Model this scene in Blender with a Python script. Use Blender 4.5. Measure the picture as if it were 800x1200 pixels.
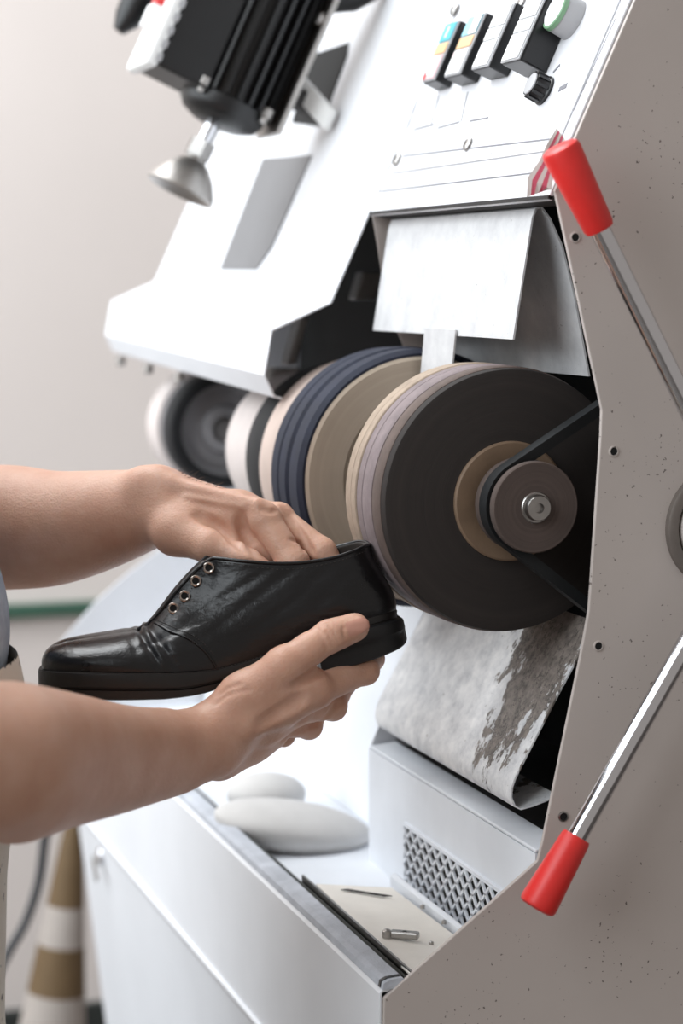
import bpy, bmesh, math, random
import numpy as np
from mathutils import Vector, Matrix

random.seed(4)
for o in list(bpy.data.objects): bpy.data.objects.remove(o)
S = bpy.context.scene
COL = S.collection

# ------------------------------------------------------------------ camera
F = 2500.0                                     # focal length in pixels of the 800x1200 frame
Xc = np.array([830., -270., 2500.]); Xc /= np.linalg.norm(Xc)
Zc = np.array([0., -Xc[2] / Xc[1], 1.]); Zc /= np.linalg.norm(Zc)
Yc = np.cross(Zc, Xc)
RC = np.array([Xc, Yc, Zc])                    # camera -> world rotation
def ray(px, py): return RC @ np.array([(px - 400) / F, (600 - py) / F, -1.])
CAM = np.array([-.078, 0, 1.0]) - ray(597, 587) * 1.72
def atX(px, py, X): r = ray(px, py); return CAM + r * (X - CAM[0]) / r[0]
def atY(px, py, Y): r = ray(px, py); return CAM + r * (Y - CAM[1]) / r[1]
def atZ(px, py, Z): r = ray(px, py); return CAM + r * (Z - CAM[2]) / r[2]
def atD(px, py, D): return CAM + ray(px, py) * D
def atP(px, py, P, n): r = ray(px, py); return CAM + r * ((np.array(P) - CAM) @ n) / (r @ n)

cam = bpy.data.cameras.new('camera')
cam.sensor_fit = 'VERTICAL'; cam.sensor_height = 36; cam.sensor_width = 24
cam.lens = 36 * F / 1200
cam.dof.use_dof = True; cam.dof.focus_distance = 1.725; cam.dof.aperture_fstop = 3.9
camo = bpy.data.objects.new('camera', cam); COL.objects.link(camo)
M4 = Matrix([list(RC[i]) + [CAM[i]] for i in range(3)] + [[0, 0, 0, 1]])
camo.matrix_world = M4
S.camera = camo

# ------------------------------------------------------------------ light
W = bpy.data.worlds.new('world'); S.world = W; W.use_nodes = True
W.node_tree.nodes['Background'].inputs[0].default_value = (1.0, .93, .88, 1)
W.node_tree.nodes['Background'].inputs[1].default_value = .38
def area(name, loc, target, sx, sy, power, col):
    l = bpy.data.lights.new(name, 'AREA'); l.shape = 'RECTANGLE'; l.size = sx; l.size_y = sy
    l.energy = power; l.color = col
    o = bpy.data.objects.new(name, l); COL.objects.link(o); o.location = loc
    o.rotation_euler = (Vector(target) - Vector(loc)).to_track_quat('-Z', 'Y').to_euler()
    return o
area('window_daylight', (.0, -2.42, 2.25), (.0, 0, 1.1), 4.2, 2.4, 160, (.88, .95, 1.0))
area('skylight_daylight', (-1.25, -.75, 3.3), (-1.1, -.5, 0), 1.9, 1.1, 62, (.95, .98, 1.0))
S.view_settings.view_transform = 'Standard'; S.view_settings.look = 'None'
S.view_settings.exposure = 0.0; S.view_settings.gamma = 1.0; S.view_settings.use_curve_mapping = False

# ------------------------------------------------------------------ materials
MATS = {}
def lin(c): return tuple(((v / 255) / 12.92 if v / 255 <= .04045 else ((v / 255 + .055) / 1.055) ** 2.4) for v in c)
class NT:
    def __init__(s, name):
        s.m = bpy.data.materials.new(name); s.m.use_nodes = True; s.t = s.m.node_tree
        s.b = s.t.nodes['Principled BSDF']; MATS[name] = s.m
        s.tc = s.t.nodes.new('ShaderNodeTexCoord')
    def n(s, typ, **kw):
        q = s.t.nodes.new(typ)
        for k, v in kw.items():
            if k.startswith('i_'):
                key = k[2:].replace('_', ' '); q.inputs[key].default_value = v
            else: setattr(q, k, v)
        return q
    def l(s, a, b): s.t.links.new(a, b)
    def noise(s, scale, detail=4, rough=.6, vec=None):
        q = s.n('ShaderNodeTexNoise'); q.inputs['Scale'].default_value = scale
        q.inputs['Detail'].default_value = detail; q.inputs['Roughness'].default_value = rough
        s.l(vec or s.tc.outputs['Object'], q.inputs['Vector']); return q.outputs['Fac']
    def ramp(s, fac, stops):
        q = s.n('ShaderNodeValToRGB'); e = q.color_ramp.elements
        while len(e) < len(stops): e.new(.5)
        for el, (p, c) in zip(e, stops): el.position = p; el.color = tuple(c) + (1,) if len(c) == 3 else c
        s.l(fac, q.inputs['Fac']); return q.outputs['Color']
    def mix(s, fac, a, b, mode='MIX'):
        q = s.n('ShaderNodeMix', data_type='RGBA', blend_type=mode)
        for sock, v in ((q.inputs[0], fac), (q.inputs[6], a), (q.inputs[7], b)):
            if hasattr(v, 'is_output'): s.l(v, sock)
            elif isinstance(v, (int, float)): sock.default_value = v
            else: sock.default_value = tuple(v) + (1,) if len(v) == 3 else v
        return q.outputs[2]
    def math(s, op, a, b=None):
        q = s.n('ShaderNodeMath', operation=op)
        for sock, v in ((q.inputs[0], a), (q.inputs[1], b)):
            if v is None: continue
            if hasattr(v, 'is_output'): s.l(v, sock)
            else: sock.default_value = v
        return q.outputs[0]
    def bump(s, h, strength, dist=.001):
        q = s.n('ShaderNodeBump'); q.inputs['Strength'].default_value = strength; q.inputs['Distance'].default_value = dist
        s.l(h, q.inputs['Height']); s.l(q.outputs[0], s.b.inputs['Normal']); return q
    def set(s, col=None, rough=None, metal=None, spec=None, coat=None, sss=None):
        if col is not None:
            if hasattr(col, 'is_output'): s.l(col, s.b.inputs['Base Color'])
            else: s.b.inputs['Base Color'].default_value = tuple(col) + (1,)
        if rough is not None:
            if hasattr(rough, 'is_output'): s.l(rough, s.b.inputs['Roughness'])
            else: s.b.inputs['Roughness'].default_value = rough
        if metal is not None: s.b.inputs['Metallic'].default_value = metal
        if spec is not None: s.b.inputs['Specular IOR Level'].default_value = spec
        if coat is not None: s.b.inputs['Coat Weight'].default_value = coat
        return s.m

def simple(name, col, rough=.5, metal=0, var=.12, scale=30, bump=0, bscale=300, **kw):
    t = NT(name); c = lin(col)
    nz = t.noise(scale)
    cc = t.ramp(nz, [(.25, tuple(v * (1 - var) for v in c)), (.75, tuple(min(1, v * (1 + var)) for v in c))])
    t.set(cc, rough, metal, **kw)
    if bump: t.bump(t.noise(bscale, 3), bump)
    return t.m

def mk_paint(name, col, speck=.0, rough=.42):
    t = NT(name); c = lin(col)
    big = t.noise(6, 3)
    base = t.ramp(big, [(.3, tuple(v * .95 for v in c)), (.7, tuple(min(1, v * 1.03) for v in c))])
    sp = t.noise(260, 2, .5)
    zone = t.noise(9, 2, .5)
    m = t.math('GREATER_THAN', t.math('ADD', sp, t.math('MULTIPLY', zone, .28)), .89 - speck)
    col2 = t.mix(t.math('MULTIPLY', m, .8), base, lin((70, 60, 55)))
    t.set(col2, rough)
    t.bump(t.noise(900, 2), .08)
    return t.m
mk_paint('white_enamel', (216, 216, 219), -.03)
mk_paint('shaded_enamel', (190, 180, 174), .03)  # body paint again, with the side's shade put into a darker, warmer tone
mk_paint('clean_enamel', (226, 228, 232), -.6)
simple('patch_grey', (112, 112, 114), .5, var=.05)
simple('dark_inside', (46, 43, 42), .8, var=.3)  # shade of gaps put into the colour; also the motor bracket's grey
simple('black_inside', (12, 12, 12), .9, var=.3)  # black standing in for the shade inside holes, slots and casing
simple('tray_paint', (230, 234, 240), .45, var=.06, scale=12)
simple('cover_plate', (238, 233, 224), .5, var=.08, scale=14)
simple('black_plastic', (18, 18, 20), .35, var=.2)
simple('motor_black', (17, 17, 18), .42, var=.25)
simple('chrome', (215, 215, 218), .10, 1, var=.02)
simple('steel', (160, 157, 154), .32, 1, var=.15, scale=60)
simple('zinc', (176, 172, 168), .45, 1, var=.15, scale=40)
simple('hub_brown', (124, 102, 82), .6, 0, var=.15, scale=50)
simple('belt_rubber', (24, 26, 28), .6, var=.25, bump=.2, bscale=200)
simple('navy_felt', (27, 32, 50), .75, var=.3, scale=40)
simple('black_felt', (22, 22, 24), .8, var=.3)
simple('white_felt', (206, 196, 192), .85, var=.06)
simple('beige_felt', (196, 178, 168), .85, var=.08)
simple('lilac_abrasive', (132, 119, 120), .8, var=.2, scale=80)
simple('beige_abrasive', (166, 148, 131), .8, var=.2, scale=80)
simple('brown_abrasive', (96, 82, 76), .8, var=.2, scale=80)
simple('teal_cap', (88, 176, 190), .4, var=.05)
simple('pale_teal_cap', (150, 205, 220), .4, var=.05)
simple('orange_cap', (226, 184, 140), .4, var=.05)
simple('pink_cap', (226, 190, 192), .4, var=.05)
simple('white_cap', (236, 236, 236), .35, var=.02)
simple('red_mark', (200, 40, 44), .4, var=.02)
simple('frame_grey', (170, 170, 172), .4, var=.05)
simple('engraving', (120, 120, 126), .5, var=.02)
simple('lamp_green', (120, 158, 124), .3, var=.05)
simple('paper', (206, 198, 192), .8, var=.1)
simple('paper_stripe', (196, 84, 104), .8, var=.1)
simple('rubber_grey', (184, 188, 196), .75, var=.22, bump=.9, bscale=420)
simple('pad_white', (206, 204, 202), .8, var=.05, bump=.15, bscale=120)
simple('floor_dark', (92, 86, 82), .7, var=.15, scale=8)
simple('green_paint', (58, 92, 76), .5, var=.1)
simple('cone_brown', (106, 85, 58), .7, var=.08)
simple('cone_white', (172, 163, 156), .7, var=.05)
simple('cable_black', (70, 70, 72), .5, var=.1)
simple('base_dark', (40, 44, 42), .6, var=.15)
simple('dial_shade', (112, 104, 98), .5, .3, var=.15)  # dark tone imitates the shade of a recessed ring
simple('window_white', (230, 230, 228), .5, var=.03)

def mk_red():
    t = NT('red_grip'); c = lin((226, 48, 44))
    nz = t.noise(40, 4)
    t.set(t.ramp(nz, [(.3, tuple(v * .88 for v in c)), (.7, c)]), .38)
    t.b.inputs['Subsurface Weight'].default_value = .15; t.b.inputs['Subsurface Radius'].default_value = (.01, .002, .002)
    t.bump(t.noise(150, 3), .08); return t.m
mk_red()
def mk_wall():
    t = NT('wall_paint'); nz = t.noise(1.6, 4)
    c = lin((222, 213, 208))
    t.set(t.ramp(nz, [(.3, tuple(v * .95 for v in c)), (.7, c)]), .85); t.bump(t.noise(60, 4), .1); return t.m
mk_wall()
def mk_wheel_face(name, a, b, freq):
    # concentric turning marks about the shaft (object X axis)
    t = NT(name)
    sx = t.n('ShaderNodeSeparateXYZ'); t.l(t.tc.outputs['Object'], sx.inputs[0])
    r = t.math('SQRT', t.math('ADD', t.math('POWER', sx.outputs[1], 2.), t.math('POWER', sx.outputs[2], 2.)))
    cb = t.n('ShaderNodeCombineXYZ'); t.l(t.math('MULTIPLY', r, freq), cb.inputs[0])
    nz = t.noise(1, 5, .7, cb.outputs[0])
    n2 = t.noise(25, 3)
    f = t.math('ADD', t.math('MULTIPLY', nz, .8), t.math('MULTIPLY', n2, .2))
    t.set(t.ramp(f, [(.3, lin(a)), (.7, lin(b))]), .8); t.bump(nz, .25, .002); return t.m
mk_wheel_face('sanding_face', (34, 29, 27), (50, 43, 40), 60)
mk_wheel_face('tan_face', (160, 145, 128), (192, 177, 160), 45)
mk_wheel_face('pulley_face', (62, 52, 48), (92, 78, 72), 160)
mk_wheel_face('far_face', (120, 118, 120), (150, 148, 150), 45)
def mk_deflector():
    t = NT('deflector_metal')
    sx = t.n('ShaderNodeSeparateXYZ'); t.l(t.tc.outputs['Object'], sx.inputs[0])
    # residue streak, thickest high up near the pulley side
    mp = t.n('ShaderNodeMapping'); mp.inputs['Scale'].default_value = (60, 60, 16); mp.inputs['Rotation'].default_value = (0, .35, 0)
    t.l(t.tc.outputs['Object'], mp.inputs[0])
    nz = t.noise(1, 6, .7, mp.outputs[0])
    xd = t.math('ADD', sx.outputs[0], .105)
    zx = t.math('SUBTRACT', 1, t.math('MULTIPLY', t.math('ABSOLUTE', xd), 14.))
    zz = t.math('MULTIPLY', t.math('SUBTRACT', sx.outputs[2], .835), 9.)
    m = t.math('ADD', t.math('ADD', zx, zz), t.math('MULTIPLY', t.math('SUBTRACT', nz, .5), 4.0))
    mm = t.ramp(m, [(.30, (0, 0, 0)), (.42, (1, 1, 1))])
    base = t.ramp(t.noise(45, 6, .75), [(.3, lin((186, 188, 192))), (.48, lin((222, 223, 225))), (.66, lin((246, 246, 246)))])
    dirt = t.ramp(t.noise(120, 5, .7), [(.3, lin((84, 78, 74))), (.7, lin((150, 140, 132)))])
    c = t.mix(mm, base, dirt)
    crack = t.math('LESS_THAN', t.math('ABSOLUTE', t.math('SUBTRACT', nz, .52)), .012)
    c = t.mix(t.math('MULTIPLY', t.math('MULTIPLY', crack, mm), .85), c, lin((40, 36, 34)))
    sp = t.math('GREATER_THAN', t.noise(210, 2), .73)
    c = t.mix(t.math('MULTIPLY', sp, .6), c, lin((90, 84, 80)))
    t.set(c, .5); t.bump(mm, .5, .002); return t.m
mk_deflector()
def mk_guard():
    t = NT('guard_metal')
    base = t.ramp(t.noise(30, 6, .75), [(.3, lin((186, 186, 188))), (.7, lin((214, 214, 214)))])
    sp = t.math('GREATER_THAN', t.noise(240, 2), .71)
    t.set(t.mix(t.math('MULTIPLY', sp, .5), base, lin((120, 114, 108))), .5); t.bump(t.noise(300, 3), .1); return t.m
mk_guard()
def mk_leather():
    t = NT('black_leather')
    n1 = t.noise(22, 5, .6); n2 = t.noise(420, 2)
    t.set(t.ramp(n1, [(.3, lin((9, 9, 11))), (.7, lin((18, 18, 21)))]), t.ramp(n1, [(.3, (.24,) * 3), (.7, (.38,) * 3)]), spec=.42, coat=.12)
    t.b.inputs['Coat Roughness'].default_value = .25
    mp = t.n('ShaderNodeMapping'); mp.inputs['Scale'].default_value = (22, 22, 60); mp.inputs['Rotation'].default_value = (.5, .3, .2)
    t.l(t.tc.outputs['Object'], mp.inputs[0])
    wr = t.noise(1, 3, .55, mp.outputs[0])
    h = t.math('ADD', t.math('MULTIPLY', wr, 1.0), t.math('MULTIPLY', n2, .10))
    t.bump(h, .5, .004); return t.m
mk_leather()
simple('sole_edge', (20, 17, 16), .42, var=.3, scale=90, bump=.3, bscale=160)
simple('heel_rubber', (20, 20, 22), .5, var=.25, bump=.2, bscale=200)
simple('sole_bottom', (54, 44, 38), .6, var=.2)
simple('lining', (58, 52, 48), .8, var=.2)
simple('thread', (58, 54, 52), .7, var=.1)
simple('eyelet_metal', (176, 166, 158), .25, 1, var=.1)
def mk_skin():
    t = NT('skin')
    n1 = t.noise(28, 5, .6); n2 = t.noise(7, 3)
    c = t.ramp(n1, [(.25, lin((200, 154, 130))), (.55, lin((212, 172, 149))), (.8, lin((222, 187, 167)))])
    c = t.mix(t.math('MULTIPLY', n2, .35), c, lin((200, 138, 118)))
    t.set(c, .48, spec=.4)
    t.b.inputs['Subsurface Weight'].default_value = .18
    t.b.inputs['Subsurface Radius'].default_value = (.009, .003, .0015)
    t.b.inputs['Subsurface Scale'].default_value = 1.0
    v = t.n('ShaderNodeTexVoronoi'); v.inputs['Scale'].default_value = 520; t.l(t.tc.outputs['Object'], v.inputs['Vector'])
    h = t.math('ADD', t.math('MULTIPLY', v.outputs['Distance'], .25), t.math('MULTIPLY', t.noise(90, 5, .7), .9))
    t.bump(h, .32, .0022); return t.m
mk_skin()
simple('nail', (206, 152, 134), .28, var=.05, scale=60)
simple('arm_hair', (88, 66, 52), .6, var=.1)
simple('hair', (60, 44, 34), .6, var=.25, scale=60, bump=.4)
def mk_denim():
    t = NT('denim'); n1 = t.noise(14, 5, .65); w = t.n('ShaderNodeTexWave'); w.inputs['Scale'].default_value = 160
    w.inputs['Distortion'].default_value = 1.; t.l(t.tc.outputs['Object'], w.inputs['Vector'])
    c = t.ramp(n1, [(.3, lin((104, 112, 128))), (.5, lin((150, 162, 180))), (.72, lin((196, 204, 214)))])
    t.set(c, .9); t.bump(w.outputs['Fac'], .25); return t.m
mk_denim()
simple('shirt_dark', (82, 80, 84), .9, var=.15, bump=.3, bscale=200)
simple('trouser_cloth', (62, 64, 72), .9, var=.15, bump=.3, bscale=200)
def mk_apron():
    t = NT('apron_cloth'); sp = t.math('GREATER_THAN', t.noise(70, 3), .66)
    c = t.mix(t.math('MULTIPLY', sp, .8), lin((216, 208, 196)), lin((70, 66, 64)))
    t.set(c, .9); t.bump(t.noise(300, 2), .2); return t.m
mk_apron()
simple('boot', (40, 34, 30), .5, var=.2)
simple('eye_white', (225, 222, 218), .3, var=.02)
simple('lip', (170, 100, 92), .5, var=.05)

# ------------------------------------------------------------------ mesh helpers
V = lambda a: np.array(a, float)
def unit(v): v = V(v); return v / np.linalg.norm(v)
class MB:
    def __init__(s): s.v = []; s.f = []; s.m = []; s.mi = 0
    def add(s, vs, fs):
        b = len(s.v); s.v += [tuple(map(float, p)) for p in vs]
        for f in fs: s.f.append(tuple(b + i for i in f)); s.m.append(s.mi)
        return s
    def hexa(s, p):      # 8 points: bottom loop 0-3, top loop 4-7
        return s.add(p, [(3, 2, 1, 0), (4, 5, 6, 7), (0, 1, 5, 4), (1, 2, 6, 5), (2, 3, 7, 6), (3, 0, 4, 7)])
    def box(s, x0, x1, y0, y1, z0, z1):
        return s.hexa([(x0, y0, z0), (x1, y0, z0), (x1, y1, z0), (x0, y1, z0), (x0, y0, z1), (x1, y0, z1), (x1, y1, z1), (x0, y1, z1)])
    def obox(s, c, ax, ay, az, hx, hy, hz):
        c, ax, ay, az = V(c), unit(ax) * hx, unit(ay) * hy, unit(az) * hz
        return s.hexa([c - ax - ay - az, c + ax - ay - az, c + ax + ay - az, c - ax + ay - az,
                       c - ax - ay + az, c + ax - ay + az, c + ax + ay + az, c - ax + ay + az])
    def prism(s, pts, off):          # polygon (3D points) thickened by vector off
        n = len(pts); pts = [V(p) for p in pts]; off = V(off)
        s.add(pts + [p + off for p in pts], [tuple(range(n - 1, -1, -1)), tuple(range(n, 2 * n))] +
              [(i, (i + 1) % n, n + (i + 1) % n, n + i) for i in range(n)]); return s
    def sheet(s, prof, th, x0, x1, x0off=None):
        # open profile [(y,z)] of sheet metal swept in X with thickness th (to the left of travel)
        p = [V(q) for q in prof]; n = len(p); o = []
        for i in range(n):
            d = (p[min(i + 1, n - 1)] - p[max(i - 1, 0)]); d /= np.linalg.norm(d); o.append(p[i] + th * V((-d[1], d[0])))
        def ring(x, dz=0): return [(x, a[0], a[1] + dz) for a in p] + [(x, a[0], a[1] + dz) for a in o[::-1]]
        A = ring(x0, x0off or 0); B = ring(x1); N = 2 * n
        fs = [(i, (i + 1) % N, N + (i + 1) % N, N + i) for i in range(N)]
        for i in range(n - 1):
            fs.append((i, N - 1 - i, N - 2 - i, i + 1)); fs.append((N + i, N + i + 1, 2 * N - 2 - i, 2 * N - 1 - i))
        return s.add(A + B, fs)
    def lathe(s, prof, c, axis, n=48, closed=False, up=(0, 0, 1)):
        # prof [(dist along axis, radius)]
        c, a = V(c), unit(axis); u = V(up)
        if abs(u @ a) > .9: u = V((1, 0, 0))
        e1 = unit(np.cross(a, u)); e2 = np.cross(a, e1); vs = []; fs = []; m = len(prof)
        for h, r in prof:
            for k in range(n):
                t = 2 * math.pi * k / n; vs.append(c + a * h + r * (math.cos(t) * e1 + math.sin(t) * e2))
        for i in range(m - 1 + (1 if closed else 0)):
            j = (i + 1) % m
            for k in range(n):
                fs.append((i * n + k, i * n + (k + 1) % n, j * n + (k + 1) % n, j * n + k))
        if not closed:
            fs.append(tuple(range(n - 1, -1, -1))); fs.append(tuple((m - 1) * n + k for k in range(n)))
        return s.add(vs, fs)
    def tube(s, pts, r, n=12, closed=False):
        pts = [V(p) for p in pts]; m = len(pts); vs = []; fs = []
        rs = r if hasattr(r, '__len__') else [r] * m
        prev = None
        for i, p in enumerate(pts):
            if closed: d = pts[(i + 1) % m] - pts[i - 1]
            else: d = pts[min(i + 1, m - 1)] - pts[max(i - 1, 0)]
            d = unit(d)
            if prev is None:
                prev = V((0, 0, 1)) if abs(d[2]) < .9 else V((1, 0, 0))
            e1 = prev - d * (prev @ d); e1 = unit(e1); prev = e1; e2 = np.cross(d, e1)
            for k in range(n):
                t = 2 * math.pi * k / n; vs.append(p + rs[i] * (math.cos(t) * e1 + math.sin(t) * e2))
        for i in range(m if closed else m - 1):
            j = (i + 1) % m
            for k in range(n): fs.append((i * n + k, i * n + (k + 1) % n, j * n + (k + 1) % n, j * n + k))
        if not closed: fs.append(tuple(range(n - 1, -1, -1))); fs.append(tuple((m - 1) * n + k for k in range(n)))
        return s.add(vs, fs)
    def build(s, name, mat, parent=None, smooth=False, bevel=0, origin=None, fix=True):
        me = bpy.data.meshes.new(name)
        vs = V(s.v)
        if origin is not None: vs = vs - V(origin)
        me.from_pydata([tuple(p) for p in vs], [], s.f)
        for mm in (mat if isinstance(mat, (list, tuple)) else [mat]): me.materials.append(MATS[mm])
        me.polygons.foreach_set('material_index', s.m)
        if fix:
            b = bmesh.new(); b.from_mesh(me); bmesh.ops.recalc_face_normals(b, faces=b.faces); b.to_mesh(me); b.free()
        if smooth:
            me.polygons.foreach_set('use_smooth', [True] * len(me.polygons))
        o = bpy.data.objects.new(name, me); COL.objects.link(o)
        if origin is not None: o.location = tuple(V(origin))
        if smooth == 'auto': me.set_sharp_from_angle(angle=math.radians(38))
        if bevel:
            q = o.modifiers.new('bevel', 'BEVEL'); q.width = bevel; q.segments = 2; q.limit_method = 'ANGLE'; q.angle_limit = .7
            q.harden_normals = False
        if parent is not None: put(o, parent)
        return o
def world_loc(o):
    return V(o.location) + (world_loc(o.parent) if o.parent else V((0, 0, 0)))
def put(o, parent):
    pl = world_loc(parent); o.parent = parent; o.location = tuple(V(o.location) - pl)
def empty(name, loc):
    o = bpy.data.objects.new(name, None); o.empty_display_size = .05; COL.objects.link(o); o.location = loc; return o
def tag(o, label=None, cat=None, group=None, kind=None):
    if label: o['label'] = label
    if cat: o['category'] = cat
    if group: o['group'] = group
    if kind: o['kind'] = kind
    return o

# ------------------------------------------------------------------ the room
FLOOR = -.22; WX = -2.2
tag(MB().box(WX - .1, 2.6, -2.6, 2.6, FLOOR - .1, FLOOR).build('floor', 'floor_dark'), kind='structure')
tag(MB().box(WX - .1, WX, -2.6, 2.6, FLOOR, 3.7).build('wall_back', 'wall_paint'), kind='structure')
# wall on the window side, with its opening
wl = MB()
wx0, wx1, wz0, wz1 = -2.1, 2.1, 1.0, 3.45
wl.box(WX, wx0, -2.6, -2.5, FLOOR, 3.7); wl.box(wx1, 2.6, -2.6, -2.5, FLOOR, 3.7)
wl.box(wx0, wx1, -2.6, -2.5, FLOOR, wz0); wl.box(wx0, wx1, -2.6, -2.5, wz1, 3.7)
tag(wl.build('wall_left', 'wall_paint'), kind='structure')
wn = MB()
for a, b in ((wx0, wx0 + .05), (wx1 - .05, wx1), (-.73, -.67), (.67, .73)): wn.box(a, b, -2.58, -2.52, wz0, wz1)
for a, b in ((wz0, wz0 + .05), (wz1 - .05, wz1)): wn.box(wx0, wx1, -2.58, -2.52, a, b)
tag(wn.build('window_1', 'window_white'), kind='structure')
tag(MB().box(WX, WX + .02, -2.5, 2.6, FLOOR, FLOOR + .10).build('baseboard_back', 'base_dark', bevel=.004), kind='structure')
zt = atX(60, 713, WX)[2]
tag(MB().box(WX, WX + .02, -2.5, 2.6, zt - .012, zt + .012).build('trim_1', 'green_paint', bevel=.003), kind='structure')

# ------------------------------------------------------------------ the finishing machine
XE = -1.21                                   # far end of the machine
mach = empty('shoe_finishing_machine', (-.6, .2, FLOOR))
tag(mach, 'white shoe finishing machine with sanding wheels, sloped control panel and red-tipped handle', 'machine')
def P(name, mb, mat, parent=mach, **k): return mb.build(name, mat, parent, **k)
TY, TZ = .0022, 1.2454
HN = unit((0, -1, .457)); HS = unit((0, -.457, -1))
def HP(x, z, n=0): return V((x, TY + .457 * (z - TZ), z)) + n * HN
def hpx(px, py, n=0): return atP(px, py, HP(0, TZ, n), HN)
ZT = 1.62

# near side panel, outline read on its plane
ol = [atX(*p, 0)[1:] for p in [(672, 165), (650, 224), (663, 283), (705, 480), (704, 510), (690, 715), (680, 770), (636, 985), (630, 1009), (450, 1170)]]
ytop = TY + .457 * (ZT - TZ)
lowz = .49; lowY = -.134
prof = [(ytop, ZT)] + [tuple(p) for p in ol] + [(-.135, lowz), (-.052, FLOOR + .02), (.62, FLOOR + .02), (.62, ZT)]
side = P('side_panel', MB().prism([(0, y, z) for y, z in prof], (-.004, 0, 0)), 'shaded_enamel', bevel=.0008)
# screws in the side panel
for px, py in ((674, 278), (719, 529), (701, 757), (660, 957)):
    c = atX(px, py, .0006)
    P('screw_rim', MB().lathe([(-.001, .0044), (.0003, .0042), (.0006, .0032), (-.001, .0028)], c, (1, 0, 0), 20, True), 'shaded_enamel' if py != 957 else 'steel', side, smooth='auto')
    P('screw_hole', MB().lathe([(-.001, .0030), (.0001, .0030), (.0001, .0001)], c, (1, 0, 0), 16), 'black_inside', side)
# far end panel, plainer profile of the same sheet
pe = [(ytop, ZT), (.03, 1.30), (.085, 1.10)] + [tuple(atX(*p, XE)[1:]) for p in ((228, 600), (192, 640), (150, 672), (112, 706), (72, 752))] + [(-.134, .665), (-.135, lowz), (-.052, FLOOR + .02), (.62, FLOOR + .02), (.62, ZT)]
P('end_panel', MB().prism([(XE, y, z) for y, z in pe], (-.004, 0, 0)), 'white_enamel')
P('back_panel', MB().box(XE, 0 - .004, .615, .62, FLOOR + .02, ZT), 'white_enamel')
P('top_panel', MB().box(XE, -.004, ytop, .62, ZT - .004, ZT), 'white_enamel')
P('inner_wall', MB().box(XE + .002, -.006, .17, .174, .60, 1.45), 'black_inside')  # black sheet standing in for the dark interior behind the wheels

# control panel
XP = -.425
zb = HP(0, 1.2385)[2]
cp = P('control_panel', MB().prism([HP(XP, zb), HP(-.006, zb), HP(-.006, ZT), HP(XP, ZT)], -HN * .004), 'white_enamel', bevel=.0008)
P('return_flange', MB().prism([HP(XP, zb), HP(-.006, zb), HP(-.006, zb) + V((0, .022, -.004)), HP(XP, zb) + V((0, .022, -.004))], (0, 0, .003)), 'dark_inside', cp)
P('edge_rim', MB().prism([HP(-.017, zb + .02), HP(-.006, zb + .02), HP(-.006, ZT), HP(-.017, ZT)], HN * .003), 'white_enamel', cp, bevel=.001)
zp0 = hpx(470, 195)[2] - .006
P('face_plate', MB().prism([HP(XP + .016, zp0, .0002), HP(-.03, zp0, .0002), HP(-.03, ZT - .03, .0002), HP(XP + .016, ZT - .03, .0002)], HN * .0016), 'white_enamel', cp, bevel=.0006)
zl = hpx(549, 212)[2]
P('crease_line', MB().prism([HP(XP + .004, zl - .0004, .0002), HP(-.02, zl - .0004, .0002), HP(-.02, zl + .0004, .0002), HP(XP + .004, zl + .0004, .0002)], HN * .0006), 'engraving', cp)
for px, py in ((549, 170), (466, 188), (533, 12), (612, 3)):
    c = hpx(px, py, .002); P('screw', MB().lathe([(-.001, .0065), (.002, .0060), (.0035, .004), (.0035, .0001)], c, HN, 14), 'steel', cp, smooth='auto')
# engraved frames and lines
def hline(a, b, w, mat='engraving', par=cp, n0=.0019):
    A = hpx(*a, n0); B = hpx(*b, n0); d = unit(B - A); q = unit(np.cross(HN, d)) * w
    return P('engraved_line', MB().prism([A - q, B - q, B + q, A + q], HN * .0004), mat, par)
hline((485, 152), (508, 146), .0007); hline((513, 150), (538, 143), .0007); hline((550, 142), (572, 138), .0007)
hline((487, 116), (478, 151), .0004); hline((514, 112), (505, 147), .0004); hline((548, 108), (540, 143), .0004)
hline((472, 183), (645, 163), .0006); hline((721, 22), (672, 130), .0006)
hline((648, 85), (656, 76), .0012, 'engraving'); hline((655, 105), (664, 100), .0022, 'engraving')

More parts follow.
